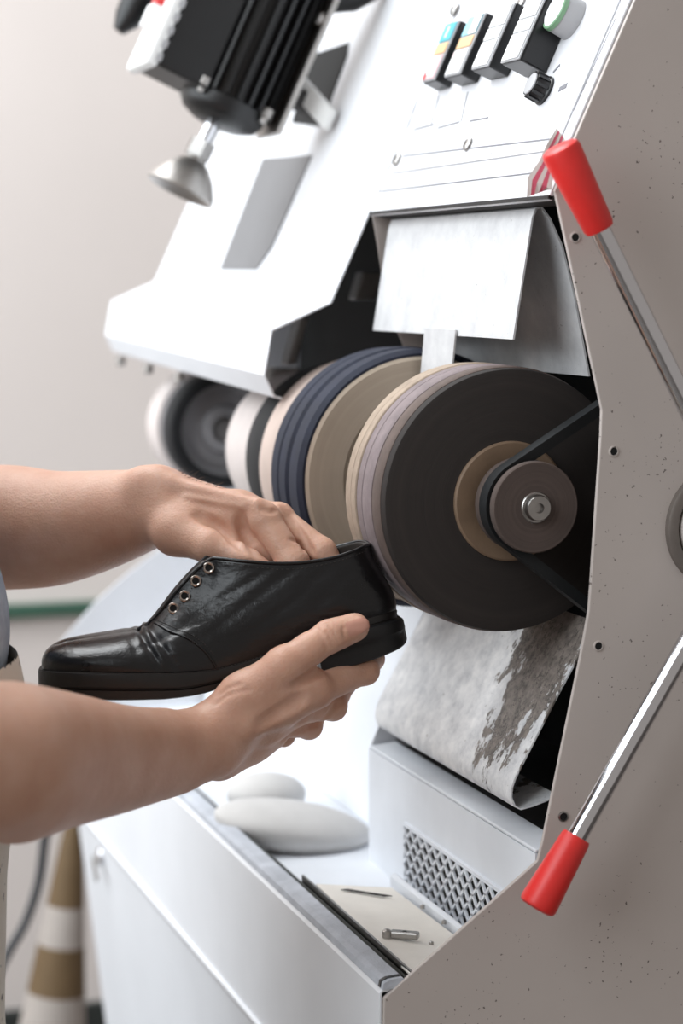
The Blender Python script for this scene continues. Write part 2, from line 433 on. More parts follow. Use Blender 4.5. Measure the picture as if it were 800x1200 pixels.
# lit push buttons, two caps and a legend strip each
NB = .020; NBS = [.020, .021, .023, .029]
zB0 = hpx(508, 93, NB)[2]; zB1 = hpx(533, 26, NB)[2]
bx = [((493.5, 95.6), (508, 93)), ((520, 88), (538, 86)), ((551, 81), (571, 77)), ((585, 74), (607, 69))]
dz = [0, .004, .009, .012]
caps = [('teal_cap', 'orange_cap', 'pink_cap'), ('pale_teal_cap', 'orange_cap', 'white_cap'), ('white_cap', 'white_cap', 'white_cap'), ('white_cap', 'white_cap', 'white_cap')]
for i, ((a, b), cs) in enumerate(zip(bx, caps)):
    NB = NBS[i]
    x0 = hpx(*a, NB)[0]; x1 = hpx(*b, NB)[0]
    z0 = hpx(*b, NB)[2]; z1 = z0 + (zB1 - zB0) * 1.03
    def BP(u, v, n): return HP(x0 + (x1 - x0) * u, z0 + (z1 - z0) * v, n)
    def slab(u0, u1, v0, v1, n0, n1):
        # offset along n keeps the slab square to the panel
        s = HP(0, z0, 0)
        q = [HP(x0 + (x1 - x0) * u, z0 - NB * HN[2] + (z1 - z0) * v, n0) for u, v in ((u0, v0), (u1, v0), (u1, v1), (u0, v1))]
        return MB().prism(q, HN * (n1 - n0))
    bt = P('push_button', slab(0, 1, 0, 1, .0021, NB - .002), 'black_plastic', bevel=.0015)
    P('bezel', slab(.02, .98, .01, .99, NB - .002, NB - .0004), 'frame_grey', bt, bevel=.0005)
    for (v0, v1), cm in zip(((.66, .97), (.45, .63), (.03, .42)), cs):
        P('cap', slab(.08, .92, v0, v1, NB - .0006, NB + .0008), cm, bt, bevel=.0006)
    if i == 0:
        P('on_mark', slab(.42, .56, .72, .91, NB + .0008, NB + .0012), 'white_cap', bt)
        cc = HP(x0 + (x1 - x0) * .5, z0 - NB * HN[2] + (z1 - z0) * .24, NB + .0009)
        e1 = V((1, 0, 0)); e2 = -HS
        P('off_mark', MB().tube([cc + .0085 * math.cos(t) * e1 + .0095 * math.sin(t) * e2 for t in np.linspace(0, 2 * math.pi, 25)[:-1]], .0011, 6, True), 'white_cap', bt)
        P('red_corner', slab(.08, .3, .03, .16, NB + .0006, NB + .001), 'red_mark', bt)
    if i == 1:
        P('pink_mark', slab(.15, .6, .30, .40, NB + .0008, NB + .0011), 'pink_cap', bt)
        P('white_stripe', slab(.5, .92, .66, .97, NB + .0008, NB + .0011), 'white_cap', bt)
# pilot lamp and rotary knob
c = hpx(672, 24, .002)
pl = P('pilot_lamp', MB().lathe([(0, .0172), (.014, .0168), (.0155, .0162), (.0155, .0001)], c, HN, 32), 'frame_grey', smooth='auto')
P('ring', MB().lathe([(.0150, .0170), (.0185, .0166), (.0192, .0158), (.0186, .0146), (.0150, .0146)], c, HN, 32, True), 'lamp_green', pl, smooth='auto')
P('lens', MB().lathe([(.0152, .0146), (.019, .0144), (.0205, .0120), (.0212, .007), (.0214, .0001)], c, HN, 32), 'white_cap', pl, smooth='auto')
c = hpx(639, 107, .002)
kn = P('rotary_knob', MB().lathe([(0, .0125), (.002, .0125), (.003, .0112), (.0130, .0105), (.0142, .0095)], c, HN, 28), 'black_plastic', smooth='auto')
P('cap', MB().lathe([(.0138, .0096), (.0150, .0090), (.0154, .007), (.0154, .0001)], c, HN, 28), 'frame_grey', kn, smooth='auto')
for k in range(10):
    t = 2 * math.pi * k / 10; d = math.cos(t) * V((1, 0, 0)) + math.sin(t) * HS
    P('grip_rib', MB().obox(c + HN * .0085 + d * .0106, HN, d, np.cross(HN, d), .005, .0013, .0014), 'black_plastic', kn)

# hood over the far wheels
hood_prof = [tuple(HP(0, ZT)[1:]), tuple(HP(0, 1.156)[1:]), (-.096, 1.131), (-.104, 1.088), (-.0945, 1.067), (-.086, 1.065)]
hood_x0, hood_x1 = -1.185, XP - .004
RISE = .02
def hood_ring(x, dz):
    return [(x, y + (.457 * dz if z < 1.5 else 0), z + (dz if z < 1.5 else 0)) for y, z in hood_prof]
A = hood_ring(hood_x0, RISE); B = hood_ring(hood_x1, 0)
hb = MB(); n = len(A)
th = [V((0, .0022, -.001))] * 2 + [V((0, .001, -.0022)), V((0, .002, 0)), V((0, .002, .001)), V((0, 0, .002))]
A2 = [V(p) + t for p, t in zip(A, th)]; B2 = [V(p) + t for p, t in zip(B, th)]
fs = []
for i in range(n - 1):
    fs += [(i, i + 1, n + i + 1, n + i), (2 * n + i, 3 * n + i, 3 * n + i + 1, 2 * n + i + 1), (i, 2 * n + i, 2 * n + i + 1, i + 1), (n + i, n + i + 1, 3 * n + i + 1, 3 * n + i)]
fs += [(0, n, 3 * n, 2 * n), (n - 1, 3 * n - 1, 4 * n - 1, 2 * n - 1)]
hb.add([*A, *B, *A2, *B2], fs)
hood = P('hood', hb, 'clean_enamel', bevel=.001)
# flat grey patch, and bracket slot drawn as a black patch, on the hood
def hpoly(name, pxs, n0, n1, mat, par):
    return P(name, MB().prism([hpx(*p, n0) for p in pxs], HN * (n1 - n0)), mat, par)
hpoly('grey_patch', [(308, 186), (366, 182), (319, 290), (301, 316), (258, 316)], .0004, .0016, 'patch_grey', hood)
hpoly('slot_opening', [(366, 64), (409, 50), (407, 66), (376, 148), (342, 144)], .0004, .0014, 'black_inside', hood)
for px, py in ((178, 433), (206, 446), (245, 452)):
    X = -1.1 if px < 190 else (-.95 if px < 230 else -.8)
    c = atX(px, py, X); c[1] = -.094; c[2] = 1.066 + RISE * (X - hood_x1) / (hood_x0 - hood_x1)
    P('bolt', MB().lathe([(0, .006), (.010, .006), (.012, .004), (.012, .0001)], c, (0, 0, -1), 12), 'zinc', hood, smooth='auto')

# motor on the hood
mc = atX(296, 46, -.70); ax = -HS           # axis runs up the slope
mot = P('motor', MB().lathe([(-.085, .028), (-.082, .040), (-.075, .044), (.150, .044), (.156, .040)], mc, ax, 40), 'motor_black', smooth='auto')
ex = V((1, 0, 0)); en = HN
for k in range(24):
    t = 2 * math.pi * k / 24; d = math.cos(t) * ex + math.sin(t) * en
    P('cooling_fin', MB().obox(mc + ax * .035 + d * .0475, ax, d, np.cross(ax, d), .108, .007, .0016), 'motor_black', mot)
P('end_bell', MB().lathe([(-.100, .016), (-.098, .028), (-.092, .041), (-.084, .046), (-.074, .047), (-.074, .0001)], mc, ax, 40), 'steel' if 0 else 'motor_black', mot, smooth='auto')
for k in range(4):
    t = math.pi / 4 + k * math.pi / 2; d = math.cos(t) * ex + math.sin(t) * en
    P('bolt', MB().lathe([(-.004, .007), (.004, .007), (.006, .004), (.012, .004), (.012, .0001)], mc - ax * .070 + d * .052, -ax, 10), 'zinc', mot, smooth='auto')
tbc = mc + HN * .060 - ax * .026
P('terminal_box', MB().obox(tbc, ex, HN, ax, .042, .030, .052), 'motor_black', mot, bevel=.003)
P('box_cover', MB().obox(tbc + HN * .036, ex, HN, ax, .046, .0065, .056), 'window_white', mot, bevel=.004)
P('red_switch', MB().obox(tbc + HN * .046 + ax * .018, ex, HN, ax, .012, .005, .010), 'red_mark', mot, bevel=.001)
P('white_switch', MB().obox(tbc + HN * .047 - ax * .002, ex, HN, ax, .014, .006, .012), 'white_cap', mot, bevel=.001)
for k in range(7):
    P('cover_rib', MB().obox(tbc + HN * .031 + ex * .044 + ax * (-.045 + .015 * k), ex, HN, ax, .003, .003, .004), 'frame_grey', mot)
P('foot_plate', MB().obox(mc - HN * .0565 + ax * .005, ex, HN, ax, .042, .003, .090), 'zinc', mot, bevel=.001)
P('bracket', MB().obox(mc - HN * .080 - ax * .035 + ex * .0, ex, HN, ax, .014, .024, .010), 'dark_inside', mot, bevel=.002)
P('bracket_arm', MB().obox(hpx(366, 118, .03), unit(hpx(384, 140, .01) - hpx(348, 100, .045)), ax, HN, .035, .012, .004), 'window_white', mot, bevel=.002)
P('bolt', MB().lathe([(0, .008), (.012, .008), (.014, .004)], mc - HN * .06 + ax * .045 + ex * .03, HN, 12), 'zinc', mot, smooth='auto')
# cup on the motor shaft
q0 = atX(248, 146, -.70); q1 = atX(204, 238, -.70); sx_ = unit(q1 - q0); sl_ = np.linalg.norm(q1 - q0)
sh = P('spindle_cup', MB().lathe([(sl_ * .40, .011), (sl_ * .46, .0125), (sl_ * .50, .019), (sl_ * .62, .028), (sl_ * .78, .036), (sl_ * .84, .0375), (sl_ * .86, .036), (sl_ * .80, .030), (sl_ * .74, .0001)], q0, sx_, 40), 'zinc', smooth='auto')
P('collar', MB().lathe([(sl_ * .22, .0145), (sl_ * .42, .0145), (sl_ * .44, .012), (sl_ * .44, .0001)], q0, sx_, 6), 'steel', sh)
P('spindle', MB().lathe([(-.03, .008), (sl_ * .5, .008)], q0, sx_, 16), 'chrome', sh, smooth='auto')
# dark belt guard pieces cut by the top of the frame
g1 = hpx(400, 4, .03); 
P('belt_guard', MB().tube([atX(352, -28, -.72), atX(380, -6, -.71), atX(412, -8, -.70), atX(450, -20, -.69)], [.02, .022, .02, .012], 14), 'motor_black', smooth='auto')
P('hose', MB().tube([atX(175, -30, -.85), atX(163, -2, -.85), atX(150, 22, -.85), atX(139, 36, -.85)], [.016, .019, .016, .007], 14), 'motor_black', smooth='auto')

# wheel guard: bent sheet, open at the near end
gp = [(-.002, 1.130), (.0135, 1.226), (.0165, 1.2335), (.022, 1.2355), (.030, 1.226), (.041, 1.204), (.052, 1.165), (.066, 1.100)]
wg = P('wheel_guard', MB().sheet(gp, -.0016, -.41, -.07), 'guard_metal', smooth='auto')
a0, a1 = atY(500, 393, -.002)[0], atY(536, 391, -.002)[0]
P('guard_tongue', MB().prism([(a0, -.0025, 1.135), (a1, -.0025, 1.135), (a1 - .012, -.006, 1.05), (a0 - .012, -.006, 1.05)], (0, -.0016, 0)), 'guard_metal', wg)
# inside of the opening next to the hood
P('divider_panel', MB().prism([(XP - .002, y, z) for y, z in [(.004, 1.238), (.10, 1.30), (.17, 1.30), (.17, 1.06), (.06, 1.06), (.02, 1.15)]], (-.003, 0, 0)), 'shaded_enamel')
for (px, py, X, w, h) in ((428, 335, -.6, .022, .03), (345, 400, -.62, .010, .05), (330, 440, -.7, .03, .018)):
    c = atX(px, py, X)
    P('inner_bracket', MB().obox(c, (1, 0, 0), (0, 1, 0), (0, .3, 1), .012, w / 2, h / 2), 'zinc', bevel=.002)

# ----- shaft with wheels
def wheel_x(r): return (1 - 1 / r) * 1.72 / .9441 - .078
def WP(name, x0, x1, prof, mat, parent=mach, n=96, ring=False):
    c = V((x0, 0, 1.0)); mb = MB().lathe([((x1 - x0) * f, r) for f, r in prof], V((0, 0, 0)), (1, 0, 0), n, ring)
    o = mb.build(name, mat, None, smooth='auto'); o.location = tuple(c); put(o, parent); return o
WP('shaft', XE + .02, -.03, [(0, .014), (1, .014)], 'steel', n=24)
R1 = .1078
w1 = WP('sanding_wheel', -.170, -.078, [(0, R1 - .004), (.02, R1 - .001), (.05, R1 - .001), (.95, R1 - .001), (.985, R1 - .002), (1, R1 - .007), (1, .014)], 'sanding_face')
for x0, x1, m, r in ((-.1725, -.158, 'beige_abrasive', .0005), (-.1565, -.145, 'beige_abrasive', .0012), (-.1435, -.130, 'lilac_abrasive', .0005), (-.1285, -.108, 'lilac_abrasive', .0010), (-.1065, -.088, 'brown_abrasive', .0004)):
    WP('abrasive_band', x0, x1, [(0, R1 - .01), (0, R1 + r - .001), (.08, R1 + r), (.92, R1 + r), (1, R1 + r - .001), (1, R1 - .01)], m, w1, ring=True)
WP('hub_disc', -.0785, -.0745, [(0, .0485), (.7, .0485), (1, .047), (1, .030), (.6, .026), (.6, .012)], 'hub_brown', w1)
pu = WP('drive_pulley', -.062, -.025, [(0, .0365), (.12, .0375), (.25, .0365), (.45, .029), (.55, .029), (.75, .0352), (.82, .0362), (.97, .0362), (1, .0352), (1, .012)], 'pulley_face', n=64)
WP('axle_bolt', -.030, -.018, [(0, .0105), (.85, .0105), (1, .0095), (1, .004), (.7, .0035), (.7, .0001)], 'steel', pu, n=24)
WP('washer', -.027, -.0235, [(0, .0125), (.8, .0125), (1, .0118), (1, .002)], 'steel', pu, n=24)
# v-belt: runs round the pulley and up/down behind the side panel
bxm = -.0435; rb = .0345
T1 = atX(704, 488, bxm)[1:] - V((0, 1.0)); T2 = atX(690, 703, bxm)[1:] - V((0, 1.0))
T1 = V((T1[0] + .25, T1[1] + .16)); T2 = V((T2[0] + .25, T2[1] - .20))
def tang(Q, sgn):
    d = math.hypot(*Q); a = math.atan2(Q[1], Q[0]); b = math.acos(rb / d); return a + sgn * b
t1 = tang(T1, 1); t2 = tang(T2, -1)
while t2 < t1: t2 += 2 * math.pi
pts = [V((bxm, T1[0], 1 + T1[1]))] + [V((bxm, rb * math.cos(t), 1 + rb * math.sin(t))) for t in np.linspace(t1, t2, 40)] + [V((bxm, T2[0], 1 + T2[1]))]
bm = MB(); vs = []
for i, p in enumerate(pts):
    d = unit(pts[min(i + 1, len(pts) - 1)] - pts[max(i - 1, 0)]); o = unit(np.cross(d, (1, 0, 0)))
    if i not in (0, len(pts) - 1): o = unit(p - V((bxm, 0, 1)))
    elif (o @ unit(pts[1 if i == 0 else -2] - V((bxm, 0, 1)))) < 0: o = -o
    for du, dv in ((-.0075, .003), (.0075, .003), (.005, -.006), (-.005, -.006)): vs.append(p + V((du, 0, 0)) + o * dv)
fs = [(4 * i + k, 4 * i + (k + 1) % 4, 4 * i + 4 + (k + 1) % 4, 4 * i + 4 + k) for i in range(len(pts) - 1) for k in range(4)]
bm.add(vs, fs + [(0, 1, 2, 3), (4 * len(pts) - 1, 4 * len(pts) - 2, 4 * len(pts) - 3, 4 * len(pts) - 4)])
P('drive_belt', bm, 'belt_rubber')
R2 = .1158
w2 = WP('buffing_wheel', wheel_x(.862), wheel_x(.9), [(0, R2 - .012), (.1, R2 - .012), (.97, R2 - .004), (1.0, R2 - .006), (1.03, R2 - .009), (1.03, .075), (1.0, .073), (1.0, .052), (1.03, .05), (1.03, .014)], 'tan_face')
xa, xb = wheel_x(.862), wheel_x(.9)
for f0, f1, r in ((0, .30, .0), (.32, .62, .0012), (.64, 1.0, .0005)):
    WP('felt_ring', xa + (xb - xa) * f0, xa + (xb - xa) * f1, [(0, R2 - .02), (0, R2 + r - .004), (.15, R2 + r), (.85, R2 + r), (1, R2 + r - .004), (1, R2 - .012)], 'navy_felt', w2, ring=True)
WP('hub_flange', xb - .004, xb + .004, [(0, .034), (.6, .034), (1, .031), (1, .012)], 'tan_face', w2)
b1 = WP('pale_drum', wheel_x(.830), wheel_x(.852), [(0, .102), (.1, .104), (.9, .104), (1, .102), (1, .014)], 'beige_felt')
WP('black_ring', wheel_x(.800), wheel_x(.828), [(0, .092), (.1, .095), (.9, .100), (1, .098), (1, .014)], 'black_felt')
b2 = WP('white_drum', wheel_x(.757), wheel_x(.798), [(0, .077), (.05, .080), (.95, .082), (1, .08), (1, .014)], 'white_felt')
fw = WP('brush_wheel', wheel_x(.660), wheel_x(.676), [(0, .064), (.1, .068), (.9, .068), (1, .066), (1, .050), (.8, .048), (.8, .030), (1, .026), (1, .016), (.6, .014), (.6, .002)], 'far_face')
WP('tyre', wheel_x(.668), wheel_x(.678), [(0, .064), (0, .068), (.1, .070), (.9, .070), (1, .068), (1, .058), (.9, .055)], 'black_felt', fw, ring=True)
WP('pink_drum', wheel_x(.650), wheel_x(.664), [(0, .070), (.05, .072), (.95, .073), (1, .072), (1, .014)], 'white_felt')

# lower deflector, curled lip at the bottom
def arc(c, r, a0, a1, n): return [(c[0] + r * math.cos(t), c[1] + r * math.sin(t)) for t in np.linspace(a0, a1, n)]
dp = [(.066, .902), (.030, .8405), (-.0045, .7785), (-.0075, .770), (-.0078, .762), (-.0045, .7545), (.001, .7515), (.012, .7535), (.034, .760)]
P('dust_deflector', MB().sheet(dp, .0014, -.385, -.052), 'deflector_metal', smooth='auto')
P('deflector_bracket', MB().prism([(-.388, y, z) for y, z in [(.0, .76), (.03, .835), (.075, .915), (.095, .90), (.05, .77)]], (-.004, 0, 0)), 'dark_inside')
P('chute_floor', MB().box(-.404, -.006, .0, .17, .725, .729), 'dark_inside')

# tray along the front
yb = -.006
tb = P('tray_back', MB().box(-.405, -.006, yb, yb + .003, .615, .728), 'tray_paint')
P('ledge_lip', MB().prism([(x, y, z) for x, y, z in [(-.405, yb, .7285), (-.006, yb, .7285), (-.006, .020, .7315), (-.405, .020, .7315)]], (0, 0, .003)), 'tray_paint', tb, bevel=.001)
P('chute_side', MB().prism([(-.405, yb, .615), (-.405, .16, .615), (-.405, .16, .90), (-.405, .075, .915), (-.405, yb, .7285)], (-.003, 0, 0)), 'tray_paint', tb)
P('far_chute', MB().sheet([(.035, .620), (.042, .65), (.055, .72), (.085, .80), (.14, .90)], -.003, XE + .01, -.41), 'tray_paint', smooth='auto')  # tray back given a made-up slope to catch light and look brighter
P('tray_floor', MB().prism([(XE, -.118, .612), (-.006, -.118, .612), (-.006, .04, .619), (XE, .04, .619)], (0, 0, -.003)), 'tray_paint')
# expanded-metal grille
gx0, gx1, gz0, gz1 = -.300, -.012, .626, .678
P('grille_backing', MB().box(gx0, gx1, yb - .0012, yb - .0004, gz0, gz1), 'black_inside', tb)
gm = MB(); cw, ch = .0190, .0185
nx = int((gx1 - gx0) / cw); nz = 3
def strand(a, b):
    (xa_, za_), (xb_, zb_) = a, b
    A = V((xa_, yb - .004, za_)); Bq = V((xb_, yb - .004, zb_)); d = unit(Bq - A); q = V((-d[2], 0, d[0])) * .0012
    gm.prism([A - q, Bq - q, Bq + q, A + q], (0, .0022, 0))
h2 = (gz1 - gz0) / nz
for i in range(nx):
    for j in range(nz):
        x = gx0 + i * cw; z = gz0 + j * h2; w_ = cw
        strand((x, z), (x + w_ / 2, z + h2 / 2)); strand((x + w_ / 2, z + h2 / 2), (x + w_, z))
        strand((x, z + h2), (x + w_ / 2, z + h2 / 2)); strand((x + w_ / 2, z + h2 / 2), (x + w_, z + h2))
P('grille', gm, 'tray_paint', tb)
for a in ((gx0 - .003, gx1, gz1, gz1 + .003), (gx0 - .003, gx0, gz0, gz1)):
    P('grille_edge', MB().box(a[0], a[1], yb - .003, yb, a[2], a[3]), 'tray_paint', tb)
# hinged cover plate on the tray floor
cpl = P('cover_plate', MB().prism([(-.272, -.103, .640), (-.008, -.108, .640), (-.008, -.030, .633), (-.262, -.034, .633)], (0, 0, -.003)), 'cover_plate', bevel=.0008)
P('hinge_strip', MB().box(-.285, -.008, -.028, -.022, .622, .638), 'tray_paint', cpl, bevel=.001)
P('hinge_rod', MB().tube([(-.285, -.024, .636), (-.008, -.024, .636)], .0032, 8), 'tray_paint', cpl, smooth='auto')
s0, s1 = atZ(403, 1044, .6385), atZ(455, 1052, .6355)
P('finger_slot', MB().prism([s0 + V((0, -.003, .001)), s1 + V((0, -.003, .001)), s1 + V((0, .0035, .001)), s0 + V((0, .0035, .001))], (0, 0, .0006)), 'dark_inside', cpl)
wc = atZ(474, 1098, .640)
wnut = MB(); wnut.obox(wc + V((0, 0, .002)), unit((.55, .83, 0)), (0, 0, 1), unit((.83, -.55, 0)), .012, .0030, .0040)
P('wing_nut', wnut, 'steel', cpl, bevel=.0015)
P('stud', MB().lathe([(-.002, .004), (.003, .0036), (.004, .002)], wc + V((0, 0, .001)), (0, 0, 1), 12), 'steel', cpl, smooth='auto')
bc = atZ(453, 1095, .642); P('rivet', MB().lathe([(-.002, .004), (.003, .004), (.0045, .002)], bc, (0, 0, 1), 12), 'zinc', cpl, smooth='auto')
for px, py in ((505, 1105), (495, 1062), (520, 1080)):
    q = atZ(px, py, .637); P('rivet', MB().lathe([(-.002, .0022), (.001, .002), (.0015, .001)], q, (0, 0, 1), 10), 'steel', cpl)
# front lip with ribbed rubber strip
fp = [(-.118, .614), (-.118, .632), (-.134, .632), (-.1365, .629), (-.1365, .600), (-.135, lowz)]
frt = P('front_panel', MB().sheet(fp, .0025, XE, -.004), 'clean_enamel', bevel=.0008)
P('lower_front', MB().sheet([(-.135, lowz), (-.1365, lowz - .004), (-.1335, lowz - .012), (-.052, FLOOR + .02)], .0025, XE, -.004), 'clean_enamel', frt)
P('seam_bead', MB().tube([(XE, -.1362, lowz - .001), (-.004, -.1362, lowz - .001)], .0022, 8), 'clean_enamel', frt, smooth='auto')
rsp = [(-.1345, .6325), (-.1335, .6375), (-.129, .6395), (-.118, .6405), (-.1145, .6375), (-.1145, .6325)]
rs_ = P('rubber_strip', MB().prism([(XE + .01, y, z) for y, z in rsp], (-.012 - XE, 0, 0)), 'rubber_grey')
P('strip_end', MB().prism([(-.0105, y * 1 - (.0008 if i < 3 else -.0008), z + .0006) for i, (y, z) in enumerate(rsp)], (.004, 0, 0)), 'black_plastic', rs_)
P('gap_shade', MB().box(XE + .01, -.006, -.114, -.109, .613, .636), 'base_dark')  # dark strip standing in for the shade deep in the gap
P('slot_channel', MB().box(-.30, -.006, -.1075, -.1055, .613, .641), 'steel')
kc = atY(120, 1003, -.131)
lk = P('lock', MB().lathe([(0, .012), (.006, .012), (.008, .010), (.008, .0001)], kc + V((0, .002, 0)), (0, -1, .1), 20), 'chrome', frt, smooth='auto')
P('key', MB().obox(kc + V((.012, -.012, -.012)), (1, 0, -.9), (0, 1, 0), (1, 0, 1), .016, .0015, .005), 'steel', frt)

# star handle on the side panel
hc = atX(845, 617, .0)
dial = P('star_handle', MB().lathe([(.0, .0385), (.009, .0385), (.010, .0375), (.010, .0001)], V((0, 0, 0)) + hc, (1, 0, 0), 64), 'shaded_enamel', smooth='auto')
P('dial_ring', MB().lathe([(.0, .0495), (.005, .0490), (.0065, .047), (.0065, .041), (.003, .0395), (0, .0395)], hc, (1, 0, 0), 64, True), 'dial_shade', dial, smooth='auto')
hub = V((.045, hc[1], hc[2]))
P('hub', MB().lathe([(.010, .016), (.030, .015), (.052, .015), (.056, .012), (.056, .0001)], hc, (1, 0, 0), 28), 'chrome', dial, smooth='auto')
ends = [(atX(655, 172, .048), atX(698, 272, .048)), (atX(628, 1064, .048), atX(676, 980, .048))]
e3 = V((.048, hc[1] + .28, hc[2] - .01)); ends.append((e3, V((.048, hc[1] + .21, hc[2] - .0075))))
for e, b in ends:
    d = unit(e - hub); L = np.linalg.norm(e - hub)
    lb = np.linalg.norm(b - hub)
    P('spoke', MB().tube([hub, hub + d * (lb + .01)], .0078, 20), 'chrome', dial, smooth='auto')
    P('grip', MB().lathe([(0, .0078), (0, .0108), (.003, .0118), (L - lb - .004, .0150), (L - lb - .001, .0140), (L - lb + .0005, .0115), (L - lb + .001, .0001)], hub + d * lb, d, 32), 'red_grip', dial, smooth='auto')

# torn striped label curling off the panel edge
lb = MB()
def lp(px, py, X): return atX(px, py, X)
strip = [[lp(652, 150, -.012), lp(662, 163, -.004)], [lp(640, 170, .004), lp(655, 183, .006)], [lp(632, 188, .004), lp(648, 205, .008)], [lp(618, 208, -.006), lp(646, 222, .004)], [lp(617, 231, -.010), lp(640, 223, -.002)]]
vs = [];
for a, b in strip:
    for k in range(6): vs.append(V(a) * (1 - k / 5) + V(b) * (k / 5))
fs = [];
for i in range(len(strip) - 1):
    for k in range(5): fs.append((6 * i + k, 6 * i + k + 1, 6 * i + 7 + k, 6 * i + 6 + k))
for j, f in enumerate(fs):
    lb.mi = 1 if j % 5 in (1, 3) else 0; lb.add([], []); lb.f.append(f); lb.m.append(lb.mi)
lb.v = [tuple(p) for p in vs]
ol_ = P('torn_label', lb, ['paper', 'paper_stripe'], side)
so = ol_.modifiers.new('thick', 'SOLIDIFY'); so.thickness = .0006

# ------------------------------------------------------------------ things in and round the machine
def ellipsoid(mb, c, ax, ay, az, rx, ry, rz, nu=40, nv=20, flat=1.0, p=1.0):
    ax, ay, az = unit(ax), unit(ay), unit(az); prof = []
    vs = []; fs = []
    for j in range(nv + 1):
        ph = math.pi * j / nv - math.pi / 2
        for i in range(nu):
            t = 2 * math.pi * i / nu
            x = math.cos(ph) ** p * math.cos(t); y = math.cos(ph) ** p * math.sin(t); z = math.sin(ph)
            if z > 0: z *= flat
            vs.append(V(c) + ax * rx * x + ay * ry * y + az * rz * z)
    for j in range(nv):
        for i in range(nu): fs.append((j * nu + i, j * nu + (i + 1) % nu, (j + 1) * nu + (i + 1) % nu, (j + 1) * nu + i))
    return mb.add(vs, fs)
pc = atX(343, 966, -.50)
pad = empty('oval_pad', (pc[0], pc[1], .613))
tag(pad, 'white oval pad on a short stem lying in the tray below the near hand', 'pad')
ellipsoid(MB(), pc, (.38, .92, -.14), (-.92, .38, 0), (0, .15, 1), .080, .052, .028, flat=.75, p=1.0).build('cushion', 'pad_white', pad, smooth=True)
MB().lathe([(0, .02), (.012, .018), (pc[2] - .613, .012)], (pc[0] + .01, pc[1], .6135), (0, 0, 1), 20).build('stem', 'steel', pad, smooth='auto')
pc2 = atX(312, 925, -.62)
tag(ellipsoid(MB(), (pc2[0], pc2[1], .6375), (.3, .95, 0), (-.95, .3, 0), (0, 0, 1), .042, .04, .022, p=1.0).build('cloth_pad', 'pad_white', smooth=True), 'smaller pale pad at the back of the tray behind the oval one', 'pad')

# striped cone behind the machine
cb_ = atX(62, 1200, -1.62); ct = atX(92, 915, -1.62)
base = V((-1.62, cb_[1] + (cb_[1] - ct[1]) * (cb_[2] - FLOOR) / (ct[2] - cb_[2]) * 1.0, FLOOR))
ch_ = np.linalg.norm(ct - base); ca = unit(ct - base)
cone = empty('striped_cone', tuple(base)); tag(cone, 'tall narrow cone with brown and white bands standing behind the machine', 'cone')
def z_of(px, py): return np.linalg.norm(atX(px, py, -1.62) - base)
cuts = [0.022, z_of(55, 1162), z_of(72, 1106), z_of(78, 1060), ch_]
cr = lambda h: .074 * (1 - h / ch_) + .007
MB().obox(base + V((0, 0, .011)), (1, 0, 0), (0, 1, 0), (0, 0, 1), .11, .11, .011).build('base', 'base_dark', cone, bevel=.004)
for (a, b), m in zip(zip(cuts[:-1], cuts[1:]), ('cone_white', 'cone_brown', 'cone_white', 'cone_brown')):
    MB().lathe([(a, cr(a)), (b, cr(b))], base, ca, 32).build('band', m, cone, smooth='auto')
# cable hanging down to the floor
cpts = [atX(52, 880, -1.45), atX(52, 985, -1.45), atX(45, 1035, -1.45), atX(30, 1080, -1.45), atX(12, 1112, -1.45), atX(-2, 1140, -1.45), atX(-22, 1200, -1.45)]
cpts.append(V((-1.45, cpts[-1][1] - .03, FLOOR + .008))); cpts.append(V((-1.40, cpts[-1][1] - .4, FLOOR + .008)))
cpts[0] = atX(60, 905, -1.44); cpts.insert(0, atX(100, 862, -1.36)); cpts.insert(0, atX(150, 858, -1.22))
def smooth_path(p, n=10):
    p = [V(q) for q in p]; out = []
    for i in range(len(p) - 1):
        a, b, c, d = p[max(i - 1, 0)], p[i], p[i + 1], p[min(i + 2, len(p) - 1)]
        for t in np.linspace(0, 1, n, endpoint=False):
            out.append(.5 * (2 * b + (c - a) * t + (2 * a - 5 * b + 4 * c - d) * t * t + (3 * b - a - 3 * c + d) * t ** 3))
    return out + [p[-1]]
tag(MB().tube(smooth_path(cpts), .0072, 10).build('cable', 'cable_black', smooth=True), 'dark grey cable hanging down beside the striped cone', 'cable')

